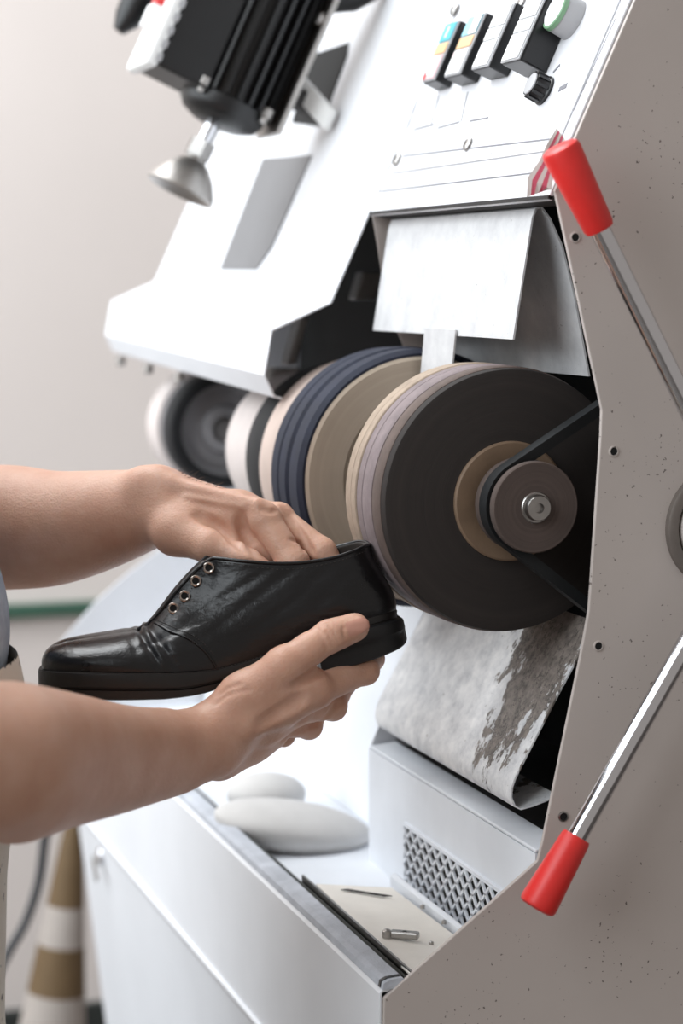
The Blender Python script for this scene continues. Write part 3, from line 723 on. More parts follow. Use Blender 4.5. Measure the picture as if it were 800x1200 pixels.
# ------------------------------------------------------------------ the shoe
SO = atX(440, 690, -.125); sa = math.radians(12)
SL = V((math.sin(sa), math.cos(sa), 0)); SW = V((math.cos(sa), -math.sin(sa), 0)); UP = V((0, 0, 1))
def suz(px, py, w):
    p = atP(px, py, SO + SW * w, SW) - SO; return p @ SL, p[2]
def SP(u, w, z): return SO + SL * u + SW * w + UP * z
def project(p):
    q = RC.T @ (V(p) - CAM); return 400 + F * q[0] / -q[2], 600 - F * q[1] / -q[2]
st = [  # bottom x, y, half width mm, top x, y, half gap mm, vamp-ness
    (464, 716, 0, 433, 638, 0, 0), (461, 717, 15, 431.5, 638.5, 9, 0), (452, 719.5, 25, 425, 641, 18, 0), (432, 725, 32, 412, 646.5, 24, 0),
    (400, 735.5, 34.5, 388, 654, 27.5, 0), (360, 750, 35.5, 352, 659.5, 28.5, 0), (320, 765, 38, 318, 660, 27, 0), (285, 777, 42, 286, 657.5, 23, 0),
    (255, 785, 45.5, 258, 654.5, 16, 0), (240, 787, 47, 246, 655.5, 12, 0), (222, 789, 48.5, 229, 669, 9.5, .05), (200, 790, 50, 209, 690, 8.5, .15), (182, 790, 50.5, 190, 714, 7, .3),
    (165, 790, 50.5, 178, 727, 4, .6), (145, 790, 50, 163, 735.5, 0, .9), (120, 789.5, 48, 143, 741, 0, 1), (95, 789, 44, 122, 744.5, 0, 1), (75, 788.5, 37, 105, 747, 0, 1),
    (61, 788, 27, 92, 749, 0, 1), (53.5, 787.5, 16, 83, 751.5, 0, 1), (50.5, 787, 7, 77, 753.5, 0, 1), (50, 787, 0, 75, 754, 0, 1)]
rows = []
for bx_, by_, bw, tx, ty, tw, vm in st:
    u0, z0 = suz(bx_, by_, bw / 1000 * .9); u1, z1 = suz(tx, ty, tw / 1000)
    rows.append([u0, bw / 1000, z0, u1, tw / 1000, z1, vm])
rows = V(rows)
def catmull(R_, n):
    out = []
    for i in range(len(R_) - 1):
        a, b, c, d = R_[max(i - 1, 0)], R_[i], R_[i + 1], R_[min(i + 2, len(R_) - 1)]
        for t in np.linspace(0, 1, n, endpoint=False):
            out.append(.5 * (2 * b + (c - a) * t + (2 * a - 5 * b + 4 * c - d) * t * t + (3 * b - a - 3 * c + d) * t ** 3))
    return V(out + [R_[-1]])
ST = catmull(rows, 8)
ST[:, 1] = np.maximum(ST[:, 1], 0); ST[:, 4] = np.maximum(ST[:, 4], 0); ST[:, 6] = np.clip(ST[:, 6], 0, 1)
tg = np.gradient(ST[:, :2], axis=0); NRM = np.stack([tg[:, 1], -tg[:, 0]], 1)
NRM /= np.linalg.norm(NRM, axis=1)[:, None] + 1e-9
NRM[0] = (1, 0); NRM[-1] = (-1, 0)
if NRM[len(NRM) // 2][1] < 0: NRM = -NRM; NRM[0] = (1, 0); NRM[-1] = (-1, 0)
KL = 30
G = np.zeros((len(ST), KL, 3))         # (u, w, z)
for i, (u0, w0, z0, u1, w1, z1, vm) in enumerate(ST):
    nx_, nw_ = NRM[i]; h = z1 - z0
    B_ = V((u0, w0, z0)); T_ = V((u1, w1, z1)); N3 = V((nx_, nw_, 0))
    hd = math.hypot(u1 - u0, w1 - w0)
    heel = max(0, 1 - i / 30)
    c1 = B_ + V((0, 0, h * (.36 + .32 * vm))) + N3 * (.0035 * (1 - vm) + .004 * vm - .001 * heel)
    q = V((u0 - u1, w0 - w1, 0))
    c2 = T_ * 1.0 + (1 - vm) * (V((0, 0, -h * .34)) + N3 * (.0055 - .003 * heel)) + vm * (q * .64 + V((0, 0, .0005)))
    for k in range(KL):
        t = k / (KL - 1); G[i, k] = (1 - t) ** 3 * B_ + 3 * t * (1 - t) ** 2 * c1 + 3 * t * t * (1 - t) * c2 + t ** 3 * T_
# flexing creases across the vamp and soft folds on the quarter
PX = np.zeros(G.shape[:2] + (2,))
for i in range(G.shape[0]):
    for k in range(KL): PX[i, k] = project(SP(*G[i, k]))
def gauss(x, s): return np.exp(-(x / s) ** 2)
dis = np.zeros(G.shape[:2])
X_, Y_ = PX[..., 0], PX[..., 1]
for x0, y0, sl, s, amp, ylo, yhi in ((163, 738, .55, 4.5, -.0022, 725, 775), (178, 740, .7, 5, -.0018, 728, 782), (152, 742, .35, 5, -.0010, 735, 765), (170.5, 740, .62, 4, .0012, 728, 775),
                                     (300, 700, -1.3, 9, -.0012, 665, 740), (345, 700, -1.2, 9, -.0011, 670, 730), (255, 705, -1.6, 8, -.0014, 670, 750), (392, 690, -.9, 9, -.0008, 665, 715), (230, 730, -2.2, 8, -.0013, 715, 755), (322, 712, -1.5, 7, .0008, 680, 740)):
    m = 1 / (1 + np.exp(-(Y_ - ylo) / 4)) / (1 + np.exp((Y_ - yhi) / 6))
    dis += amp * gauss(X_ - (x0 + sl * (Y_ - y0)), s) * m
GD = np.gradient(G, axis=0), np.gradient(G, axis=1)
NG = np.cross(GD[0], GD[1]); NG /= np.linalg.norm(NG, axis=2)[..., None] + 1e-12
if NG[60, 12, 1] < 0: NG = -NG
Gd = G + NG * dis[..., None]
shoe = empty('leather_shoe', tuple(SP(-.13, 0, suz(200, 818, 0)[1])))
tag(shoe, 'black leather shoe with four eyelets and no laces held in both hands', 'shoe')
ns = G.shape[0]
def half(sgn): return [SP(g[0], sgn * g[1], g[2]) for g in Gd.reshape(-1, 3)]
um = MB()
fs = [(i * KL + k, (i + 1) * KL + k, (i + 1) * KL + k + 1, i * KL + k + 1) for i in range(ns - 1) for k in range(KL - 1)]
um.add(half(1), fs); um.add(half(-1), [f[::-1] for f in fs])
def build_smooth(mb, name, mat, parent, merge=1e-4, solid=0, matoff=0, sub=0):
    o = mb.build(name, mat, parent, smooth=True)
    b = bmesh.new(); b.from_mesh(o.data); bmesh.ops.remove_doubles(b, verts=b.verts, dist=merge)
    bmesh.ops.recalc_face_normals(b, faces=b.faces); b.to_mesh(o.data); b.free()
    if solid:
        q = o.modifiers.new('solid', 'SOLIDIFY'); q.thickness = solid; q.offset = -1; q.material_offset = matoff; q.material_offset_rim = 0
    return o
upper = build_smooth(um, 'upper', ['black_leather', 'lining'], shoe, solid=.0022, matoff=1)
# which way did recalc point? make sure outside is outside
cen = SP(-.05, 0, .0)
b = bmesh.new(); b.from_mesh(upper.data); b.faces.ensure_lookup_table()
wl_ = V(world_loc(upper)); s_ = sum(1 if (V(f.calc_center_median()) + wl_ - cen) @ V(f.normal) > 0 else -1 for f in b.faces)
if s_ < 0: bmesh.ops.reverse_faces(b, faces=b.faces)
b.to_mesh(upper.data); b.free()
def on_upper(px, py):
    d = (PX[..., 0] - px) ** 2 + (PX[..., 1] - py) ** 2; i, k = np.unravel_index(np.argmin(d), d.shape)
    n_ = NG[i, k]; g = Gd[i, k]
    return SP(*g), unit(SL * n_[0] + SW * n_[1] + UP * n_[2])
# collar piping and eyestay edge
edge = [SP(g[0], g[1], g[2]) for g in Gd[:108, -1]] ; edge_f = [SP(g[0], -g[1], g[2]) for g in Gd[:108, -1]]
MB().tube(edge_f[::-1] + edge[1:], .0014, 8).build('collar_piping', 'black_leather', upper, smooth=True)
# eyelets
for px, py in ((244, 664.5), (229, 681), (216, 697.5), (204, 713)):
    p, n_ = on_upper(px, py)
    d = unit(CAM - p); n_ = unit(n_ * .25 + d * 1.0); p = p + d * .0022
    prof_ = [(-.003, .0047), (.0012, .0046), (.0017, .0038), (.0012, .0028), (-.003, .0026)]
    MB().lathe(prof_, p, n_, 20, True).build('eyelet', 'eyelet_metal', upper, smooth='auto')
    MB().lathe([(-.003, .0028), (.0006, .0028), (.0006, .0001)], p, n_, 16).build('eyelet_hole', 'black_inside', upper)
# seam of the quarter over the vamp, raised edge and stitches
seam = smooth_path([(181, 729, 0), (196, 738, 0), (214, 745, 0), (233, 757, 0), (247, 772, 0), (253, 783, 0)], 8)
sp_ = [on_upper(q[0], q[1]) for q in seam]
def smooth_pts(pp, it=3):
    pp = [V(p) for p in pp]
    for _ in range(it): pp = [pp[0]] + [(pp[i - 1] + 2 * pp[i] + pp[i + 1]) / 4 for i in range(1, len(pp) - 1)] + [pp[-1]]
    return pp
sc = smooth_pts([p + n_ * .0001 for p, n_ in sp_], 6)
MB().tube(sc, .0013, 6).build('quarter_edge', 'black_leather', upper, smooth=True)
def stitches(pxs, name, step=2, r=.00035, off=.0006):
    pp = [on_upper(q[0], q[1]) for q in smooth_path([(a, b_, 0) for a, b_ in pxs], 14)]
    pt = smooth_pts([p + n_ * off for p, n_ in pp], 5); mb = MB()
    for i in range(0, len(pt) - 1, step): mb.tube([pt[i], pt[i] + (pt[i + 1] - pt[i]) * .75], r, 5)
    return mb.build(name, 'thread', upper)
stitches([(186, 727), (200, 734), (218, 741), (237, 753), (252, 768)], 'stitching')
stitches([(190, 731), (196, 722), (212, 704), (226, 688), (241, 671), (253, 661)], 'stitching')
stitches([(255, 660), (290, 664), (330, 666), (370, 664), (405, 655), (428, 645)], 'stitching')
# tongue under the eyestays
tmid = [suz(px, py, 0) for px, py in ((160, 736), (173, 728.5), (186, 714), (199, 696), (212, 680), (225, 666), (237, 656.5), (248, 655))]
tm = MB(); tv = []; nt = 9
for j, (u, z) in enumerate(tmid):
    wd = .007 + .004 * j / 7
    for k in range(nt):
        a = -1 + 2 * k / (nt - 1); tv.append(SP(u + .004 * a * a, wd * a, z - .004 * a * a))
tm.add(tv, [(j * nt + k, j * nt + k + 1, (j + 1) * nt + k + 1, (j + 1) * nt + k) for j in range(len(tmid) - 1) for k in range(nt - 1)])
to = tm.build('tongue', ['black_leather'], shoe, smooth=True)
q = to.modifiers.new('solid', 'SOLIDIFY'); q.thickness = .003
# welt, outsole, heel built on the sole outline
def sole_loop(ext, dzf, i0=0, i1=None):
    i1 = ns - 1 if i1 is None else i1
    near = []
    for i in range(i0, i1 + 1, 2):
        u0, w0, z0 = ST[i, :3]; nx_, nw_ = NRM[i]; f = i / (ns - 1)
        near.append((u0 + nx_ * ext(f), w0 + nw_ * ext(f), z0 + dzf(f, u0)))
    return near
def close_loop(near):
    return [SP(u, w, z) for u, w, z in near] + [SP(u, -w, z) for u, w, z in near[::-1] if w > 1e-4]
def loft(loops, mb=None):
    mb = mb or MB(); n_ = len(loops[0]); vs = [p for l_ in loops for p in l_]
    fs = [(j * n_ + k, j * n_ + (k + 1) % n_, (j + 1) * n_ + (k + 1) % n_, (j + 1) * n_ + k) for j in range(len(loops) - 1) for k in range(n_)]
    fs += [tuple(range(n_ - 1, -1, -1)), tuple((len(loops) - 1) * n_ + k for k in range(n_))]
    return mb.add(vs, fs)
def itp(xs, ys): return lambda f: float(np.interp(f, xs, ys))
mm = .001
we = itp([0, .15, .35, .5, .8, 1], [.8 * mm, 1 * mm, 1.5 * mm, 3 * mm, 4 * mm, 3.6 * mm])
wt = itp([0, .15, .35, .5, 1], [-5 * mm, -5 * mm, -7 * mm, -10 * mm, -10.5 * mm])
ot = itp([0, .15, .3, .42, .55, .75, .92, 1], [-6.5 * mm, -6.5 * mm, -11 * mm, -16 * mm, -19 * mm, -20 * mm, -18.5 * mm, -16.5 * mm])
def lp(e, d): return close_loop(sole_loop(e, d))
welt = loft([lp(lambda f: we(f) - .003, lambda f, u: .0012), lp(lambda f: we(f) - .0006, lambda f, u: .0012), lp(we, lambda f, u: .0004), lp(we, lambda f, u: wt(f) + .0006), lp(lambda f: we(f) - .0006, lambda f, u: wt(f))])
welt.build('welt', 'sole_edge', shoe, smooth='auto')
outs = loft([lp(lambda f: we(f) - .0022, lambda f, u: wt(f) + .0003), lp(lambda f: we(f) - .0022, lambda f, u: wt(f) - .0012 * min(1, max(0, (f - .2) * 6))), lp(lambda f: we(f) + .0003, lambda f, u: wt(f) - .0018 * min(1, max(0, (f - .2) * 6))),
             lp(lambda f: we(f) + .0006, lambda f, u: min(ot(f) + .001, wt(f) - .0005)), lp(lambda f: we(f) - .001, lambda f, u: ot(f))])
outs.build('outsole', ['sole_edge'], shoe, smooth='auto')
# welt stitches
ws = MB()
wp = [V(SP(u, w, z)) for u, w, z in sole_loop(lambda f: we(f) - .0012, lambda f, u: .0016)][20:]
for a, b_ in zip(wp[:-1], wp[1:]):
    for k in range(2): ws.tube([a + (b_ - a) * (k * .5 + .05), a + (b_ - a) * (k * .5 + .38)], .0004, 5)
ws.build('welt_stitching', 'thread', shoe)
# heel block
ih = int(np.argmin(np.abs(PX[:len(PX) // 2, 0, 0] - 372))); ih -= ih % 2
ua, za = suz(478, 754, .02); ub, zb_ = suz(380, 787, .033)
def heel_bottom(u): return za + (zb_ - za) * (u - ua) / (ub - ua)
def hl(e, zf): return close_loop([(u - (zf(u, z) - z + .005) * .16, w, zf(u, z)) for u, w, z in sole_loop(lambda f: e, lambda f, u: 0, 0, ih)])
top_of = lambda u, z: z - .0058
hloops = [hl(.0002, lambda u, z: z - .0052), hl(.0050, lambda u, z: z - .0060), hl(.0056, lambda u, z: z - .0068)]
for f in (.35, .37, .68, .70): hloops.append(hl(.0058 + (.0003 if f in (.35, .70) else 0), lambda u, z, f=f: (1 - f) * (z - .0075) + f * heel_bottom(u)))
hloops += [hl(.0062, lambda u, z: heel_bottom(u) + .001), hl(.005, lambda u, z: heel_bottom(u))]
loft(hloops).build('heel', 'heel_rubber', shoe, smooth='auto')
# insole
loft([close_loop(sole_loop(lambda f: -.002, lambda f, u: .001)), close_loop(sole_loop(lambda f: -.002, lambda f, u: .004))]).build('insole', 'lining', shoe)

# ------------------------------------------------------------------ figure: distance fields meshed with surface nets
def seg_d(Pn, a, b, ra, rb, flat=None):
    a, b = V(a), V(b); ba = b - a; l2 = ba @ ba + 1e-12
    pa = [Pn[i] - a[i] for i in range(3)]
    t = np.clip((pa[0] * ba[0] + pa[1] * ba[1] + pa[2] * ba[2]) / l2, 0, 1)
    e = [pa[i] - t * ba[i] for i in range(3)]
    q = e[0] ** 2 + e[1] ** 2 + e[2] ** 2
    if flat is not None:
        n_, s_ = flat; n_ = unit(n_); en_ = e[0] * n_[0] + e[1] * n_[1] + e[2] * n_[2]; q = q + (s_ * s_ - 1) * en_ ** 2
    return np.sqrt(q) - (ra + (rb - ra) * t)
def smin(a, b, k):
    h = np.maximum(k - np.abs(a - b), 0) / k; return np.minimum(a, b) - h * h * k * .25
class Field:
    def __init__(s, lo, hi, h):
        s.lo = V(lo); s.h = h; n_ = np.ceil((V(hi) - s.lo) / h).astype(int) + 1
        s.ax = [s.lo[i] + h * np.arange(n_[i]) for i in range(3)]; s.d = np.full(tuple(n_), .2, np.float32)
    def _sl(s, pts, pad):
        pts = V(pts); lo = pts.min(0) - pad; hi = pts.max(0) + pad; out = []
        for i in range(3):
            a = max(0, int((lo[i] - s.lo[i]) / s.h)); b = min(len(s.ax[i]), int((hi[i] - s.lo[i]) / s.h) + 2); out.append(slice(a, max(a, b)))
        return tuple(out)
    def _grid(s, sl):
        return [s.ax[0][sl[0]][:, None, None].astype(np.float32), s.ax[1][sl[1]][None, :, None].astype(np.float32), s.ax[2][sl[2]][None, None, :].astype(np.float32)]
    def cone(s, a, b, ra, rb, k=.004, flat=None):
        sl = s._sl([a, b], max(ra, rb) * 1.15 + k + 5 * s.h)
        if any(q.stop <= q.start for q in sl): return
        s.d[sl] = smin(s.d[sl], seg_d(s._grid(sl), a, b, ra, rb, flat), k)
    def chain(s, pts, rs, k=.004, flat=None):
        # a limb of several pieces, first blended with itself, then with the rest
        sl = s._sl(pts, max(rs) * 1.15 + k + 5 * s.h); g = s._grid(sl); d = None
        if any(q.stop <= q.start for q in sl): return
        for i in range(len(pts) - 1):
            e = seg_d(g, pts[i], pts[i + 1], rs[i], rs[i + 1], flat); d = e if d is None else smin(d, e, .006)
        s.d[sl] = smin(s.d[sl], d, k)
    def carve(s, a, b, r, k=.002):
        sl = s._sl([a, b], r + k + 4 * s.h); e = -seg_d(s._grid(sl), a, b, r, r)
        s.d[sl] = -smin(-s.d[sl], -e, k) if False else np.maximum(s.d[sl], e) + (np.maximum(k - np.abs(s.d[sl] - e), 0) / k) ** 2 * k * .25
    def mesh(s):
        d = s.d; ins = d < 0
        nx_, ny_, nz_ = d.shape
        c = np.zeros((nx_ - 1, ny_ - 1, nz_ - 1), np.uint8)
        for i in (0, 1):
            for j in (0, 1):
                for k in (0, 1): c += ins[i:nx_ - 1 + i, j:ny_ - 1 + j, k:nz_ - 1 + k]
        act = np.argwhere((c > 0) & (c < 8)); idx = np.full(c.shape, -1, np.int32); idx[tuple(act.T)] = np.arange(len(act))
        acc = np.zeros((len(act), 3)); cnt = np.zeros(len(act))
        cor = [(i, j, k) for i in (0, 1) for j in (0, 1) for k in (0, 1)]
        vals = {q: d[act[:, 0] + q[0], act[:, 1] + q[1], act[:, 2] + q[2]].astype(float) for q in cor}
        for q in cor:
            for a in range(3):
                if q[a]: continue
                r = list(q); r[a] = 1; r = tuple(r); v0, v1 = vals[q], vals[r]; m = (v0 < 0) != (v1 < 0)
                t = np.where(m, v0 / np.where(m, v0 - v1, 1), 0); pt = np.tile(V(q), (len(act), 1)); pt[:, a] += t
                acc += pt * m[:, None]; cnt += m
        vs = s.lo + s.h * (act + acc / cnt[:, None])
        faces = []
        for a in range(3):
            b_, c_ = (a + 1) % 3, (a + 2) % 3
            s0 = [slice(None)] * 3; s1 = [slice(None)] * 3; s0[a] = slice(0, -1); s1[a] = slice(1, None)
            x0 = ins[tuple(s0)]; x1 = ins[tuple(s1)]
            e = np.argwhere(x0 != x1)
            e = e[(e[:, b_] > 0) & (e[:, c_] > 0) & (e[:, b_] < d.shape[b_] - 1) & (e[:, c_] < d.shape[c_] - 1)]
            fl = x0[tuple(e.T)]
            def cell(db, dc):
                q = e.copy(); q[:, b_] -= db; q[:, c_] -= dc; return idx[tuple(q.T)]
            qd = np.stack([cell(1, 1), cell(0, 1), cell(0, 0), cell(1, 0)], 1)
            qd[~fl] = qd[~fl][:, ::-1]; faces.append(qd)
        return vs, np.concatenate(faces)
def field_at(f, p):
    q = (V(p) - f.lo) / f.h; i = np.floor(q).astype(int)
    if (i < 0).any() or (i >= V(f.d.shape) - 1).any(): return .2
    t = q - i; v = f.d[i[0]:i[0] + 2, i[1]:i[1] + 2, i[2]:i[2] + 2].astype(float)
    v = v[0] * (1 - t[0]) + v[1] * t[0]; v = v[0] * (1 - t[1]) + v[1] * t[1]; return v[0] * (1 - t[2]) + v[1] * t[2]
def surf(f, px, py, D0=1.3, D1=2.1):
    # first skin point of the field on the line of sight, with its normal
    r = ray(px, py); D = D0
    while D < D1:
        v = field_at(f, CAM + r * D)
        if v < 0: break
        D += max(.0008, min(v, .02) * .6)
    p = CAM + r * D; e = f.h
    n_ = V([field_at(f, p + e * V(a)) - field_at(f, p - e * V(a)) for a in ((1, 0, 0), (0, 1, 0), (0, 0, 1))])
    return p, unit(n_ + 1e-9)
def crease(f, pxs, r, sink, k):
    pp = [surf(f, q[0], q[1]) for q in smooth_path([(a, b_, 0) for a, b_ in pxs], 5)]
    pts = [p + n_ * (r - sink + k * .2) for p, n_ in pp]; m = len(pts)
    for i in range(m - 1):
        t = math.sin(math.pi * (i + .5) / (m - 1)); o = (pp[i][1] + pp[i + 1][1]) * .5 * sink * (1 - t) * .8
        if np.linalg.norm(pts[i + 1] - pts[i]) < .02: f.carve(pts[i] + o, pts[i + 1] + o, r, k)
def fast_mesh(name, parts, mats, matidx=None):
    vs = np.concatenate([p[0] for p in parts]); off = 0; fl = []
    for p in parts: fl.append(p[1] + off); off += len(p[0])
    fs = np.concatenate(fl); me = bpy.data.meshes.new(name)
    me.vertices.add(len(vs)); me.vertices.foreach_set('co', vs.astype(np.float32).ravel())
    me.loops.add(fs.size); me.loops.foreach_set('vertex_index', fs.astype(np.int32).ravel())
    me.polygons.add(len(fs)); me.polygons.foreach_set('loop_start', np.arange(0, fs.size, 4, dtype=np.int32))
    me.polygons.foreach_set('use_smooth', np.ones(len(fs), bool))
    for m in mats: me.materials.append(MATS[m])
    if matidx is not None: me.polygons.foreach_set('material_index', matidx(vs[fs].mean(1)).astype(np.int32))
    me.update(calc_edges=True); me.validate()
    o = bpy.data.objects.new(name, me); COL.objects.link(o); return o
J = atD
FWD = unit(ray(400, 600))
H = .0016
# ---- right arm and hand (near): palm under the sole, thumb along the heel
RA = [J(-70, 889, 1.375), J(0, 893, 1.42), J(60, 890, 1.50), J(120, 892, 1.57), J(180, 884, 1.63), J(246, 870, 1.672)]
RAr = [.0505, .0505, .0445, .0372, .0318, .0288]
fr = Field(V((-.32, -.52, .68)), V((.24, -.06, 1.02)), H)
def limb(f, pts, rs, k=.02):
    A_ = catmull(np.concatenate([V(pts), V(rs)[:, None]], 1), 12)
    for i in range(len(A_) - 1): f.cone(A_[i, :3], A_[i + 1, :3], A_[i, 3], A_[i + 1, 3], .001)
limb(fr, RA, RAr)
# slight hollow/bulk of the forearm muscles
fr.cone(J(20, 866, 1.42), J(190, 866, 1.625), .032, .018, .02)
fr.cone(J(20, 925, 1.44), J(200, 896, 1.645), .032, .018, .02)
wr = J(246, 870, 1.672)
mcp = [J(370, 809, 1.688), J(345, 831, 1.712), J(320, 847, 1.736), J(298, 857, 1.758)]
pip = [J(427.5, 786, 1.722), J(390, 828, 1.752), J(362, 851, 1.776), J(332, 861, 1.792)]
dip = [J(436, 772, 1.757), J(404, 800, 1.788), J(378, 822, 1.806), J(350, 838, 1.818)]
tip = [J(432, 748, 1.776), J(405, 772, 1.800), J(382, 795, 1.818), J(356, 812, 1.826)]
fr_r = [(.0128, .0104, .0092, .0078), (.0130, .0104, .0092, .0078), (.0124, .0098, .0088, .0075), (.0112, .0088, .0078, .0068)]
starts = [J(262, 852, 1.672), J(258, 866, 1.685), J(255, 880, 1.70), J(252, 888, 1.715)]
for i in range(4):
    fr.cone(starts[i], mcp[i], (.0185, .018, .017, .016)[i], (.0150, .0145, .0138, .0128)[i], .014)
for a, b_ in ((0, 1), (1, 2), (2, 3)): fr.cone(mcp[a] * .6 + starts[a] * .4, mcp[b_] * .6 + starts[b_] * .4, .0150, .0145, .012)
# hypothenar edge
fr.cone(J(258, 884, 1.700), J(316, 862, 1.745), .0165, .0120, .016)
# thenar mass and thumb
tc_ = [J(284, 818, 1.672), J(333, 780, 1.668), J(386, 745.5, 1.676), J(413, 736, 1.683)]
fr.cone(J(262, 850, 1.672), tc_[0], .0200, .0175, .014)
fr.cone(tc_[0], tc_[1], .0170, .0150, .014)
fr.cone(J(300, 822, 1.683), J(350, 800, 1.682), .0170, .0135, .016)
for i in range(4):
    fr.chain([mcp[i], pip[i], dip[i], tip[i]], fr_r[i], .0035)
    fr.cone(pip[i], pip[i], fr_r[i][1] * 1.06, fr_r[i][1] * 1.06, .003)
fr.chain([tc_[1], tc_[1] * .45 + tc_[2] * .55, tc_[2], tc_[3]], [.0146, .0122, .0122, .0108], .006)
fr.cone(J(400, 741, 1.679), J(417, 734.5, 1.6835), .0116, .0102, .004)
# web between thumb and index, extensor tendon, index metacarpal ridge
fr.cone(J(335, 800, 1.682), J(362, 797, 1.684), .0120, .0080, .010)
fr.cone(J(290, 852, 1.660), J(352, 822, 1.676), .0070, .0050, .012)
# thumb nail
ta = unit(tc_[3] - tc_[2])
nail_s, nn_ = surf(fr, 419.5, 734)
nn_ = unit(nn_ - ta * (nn_ @ ta) * .6)
nail_c = nail_s - nn_ * .0012
fr.cone(nail_c - ta * .0042, nail_c + ta * .0042, .0066, .0064, .0006, (nn_, 3.4))
# creases over the thumb joint, at the wrist and in the webs
crease(fr, [(377, 731), (384, 741), (390, 757)], .0008, .0007, .0022)
crease(fr, [(384, 730), (390, 739), (395, 752)], .0008, .0006, .0022)
crease(fr, [(371, 735), (378, 747), (384, 761)], .0008, .0005, .0022)
crease(fr, [(403, 735), (402, 742), (406, 748)], .0006, .0005, .0016)
crease(fr, [(252, 826), (268, 814), (292, 808)], .0008, .0004, .003)
crease(fr, [(256, 815), (268, 806), (284, 802)], .0008, .0004, .003)
crease(fr, [(346, 802), (360, 795), (376, 789)], .0020, .0020, .005)
crease(fr, [(322, 872), (350, 856), (380, 842), (396, 822)], .0016, .0012, .005)
crease(fr, [(305, 848), (330, 833), (352, 820)], .0030, .0003, .008)
arm_r = fr.mesh()

# ---- left arm and hand (far): knuckles up, fingers down into the opening
LA = [J(-70, 622, 1.90), J(5, 618, 1.87), J(60, 619, 1.845), J(120, 609, 1.82), J(182, 594, 1.80)]
LAr = [.0545, .0545, .0495, .0418, .0318]
fl = Field(V((-.52, -.50, .80)), V((-.08, -.06, 1.13)), H)
limb(fl, LA, LAr)
lm = [J(309, 609, 1.755), J(327, 607, 1.775), J(331, 615, 1.797), J(326, 628, 1.815)]
lpip = [J(344, 660, 1.742), J(378, 646, 1.760), J(372, 650, 1.778), J(358, 660, 1.792)]
ldip = [J(352, 690, 1.744), J(396, 672, 1.756), J(388, 680, 1.766), J(372, 685, 1.775)]
ltip = [J(352, 712, 1.748), J(398, 695, 1.754), J(388, 702, 1.762), J(372, 705, 1.768)]
ls = [J(200, 588, 1.792), J(198, 582, 1.802), J(198, 590, 1.815), J(198, 602, 1.825)]
for i in range(4): fl.cone(ls[i], lm[i], (.0200, .0195, .0185, .0175)[i], (.0125, .0118, .0118, .0112)[i], .012)
for a, b_ in ((0, 1), (1, 2), (2, 3)): fl.cone(lm[a] * .65 + ls[a] * .35, lm[b_] * .65 + ls[b_] * .35, .0135, .0130, .010)
lr = [(.0132, .0122, .0105, .008), (.0112, .0104, .0092, .0075), (.0112, .0100, .009, .0075), (.010, .0088, .008, .007)]
# thumb side
lt = [J(207, 622, 1.770), J(246, 640, 1.748), J(284, 654, 1.738), J(312, 672, 1.738)]
fl.cone(J(196, 604, 1.785), lt[0], .0225, .0200, .012)
fl.cone(lt[0], lt[1], .0198, .0142, .008)
fl.cone(J(225, 612, 1.775), J(268, 622, 1.765), .0170, .0120, .012)
fl.cone(J(270, 632, 1.762), J(318, 648, 1.760), .0125, .0110, .006)
fl.chain([lt[1], lt[2], lt[3]], [.0140, .0112, .0095], .005)
for i in range(4): fl.chain([lm[i], lpip[i], ldip[i], ltip[i]], lr[i], .003)
fl.cone(lm[0] + V((0, 0, .001)), lm[0] + V((0, 0, .001)), .0138, .0138, .004)
fl.cone(lm[1] + V((0, 0, .001)), lm[1] + V((0, 0, .001)), .0122, .0122, .003)
# tendon and wrist bone, creases of the web
fl.cone(J(205, 566, 1.775), J(300, 590, 1.748), .0045, .0040, .010)
fl.cone(J(168, 566, 1.785), J(182, 566, 1.785), .0120, .0120, .018)
crease(fl, [(230, 604), (250, 614), (268, 628), (288, 646)], .0022, .0032, .006)
crease(fl, [(282, 606), (286, 622), (298, 648)], .0024, .0036, .006)
crease(fl, [(331, 594), (342, 608), (356, 630), (366, 648)], .0016, .0022, .004)
crease(fl, [(306, 596), (316, 600), (324, 598)], .0010, .0005, .003)
crease(fl, [(340, 632), (350, 636), (356, 646)], .0010, .0006, .003)
fl.cone(*[surf(fl, x_, y_)[0] for x_, y_ in ((218, 582), (285, 594))], .0004, .0004, .005)
arm_l = fl.mesh()

# ---- the rest of the body (outside the frame, one step to the left)
PXc = -.205
sh_r, sh_l = V((.005, -.60, 1.165)), V((-.415, -.60, 1.165))
el_r, el_l = J(-165, 884, 1.34), V((-.49, -.64, .93))
hb_ = .007
fb = Field(V((-.72, -1.0, FLOOR - .03)), V((.36, -.30, 1.62)), hb_)
def torso(f, g=0):
    f.cone((PXc - .07, -.56, .72), (PXc + .07, -.56, .72), .125 + g, .125 + g, .05)
    f.cone((PXc - .05, -.534, .91), (PXc + .05, -.534, .91), .128 + g, .128 + g, .08)
    f.cone((PXc - .08, -.575, 1.05), (PXc + .08, -.575, 1.05), .115 + g, .115 + g, .08)
    f.cone((PXc - .15, -.60, 1.15), (PXc + .15, -.60, 1.15), .070 + g, .070 + g, .06)
torso(fb, -.012)
fb.cone((PXc, -.59, 1.17), (PXc, -.565, 1.30), .058, .054, .04)
hc_ = V((PXc, -.535, 1.40))
fb.cone(hc_ + V((0, -.02, .02)), hc_ + V((0, .012, -.02)), .088, .078, .03, ((1, 0, 0), 1.16))
fb.cone(hc_ + V((0, .035, -.075)), hc_ + V((0, .05, -.085)), .045, .036, .04)
fb.cone(hc_ + V((0, .085, .005)), hc_ + V((0, .105, -.03)), .009, .014, .012)
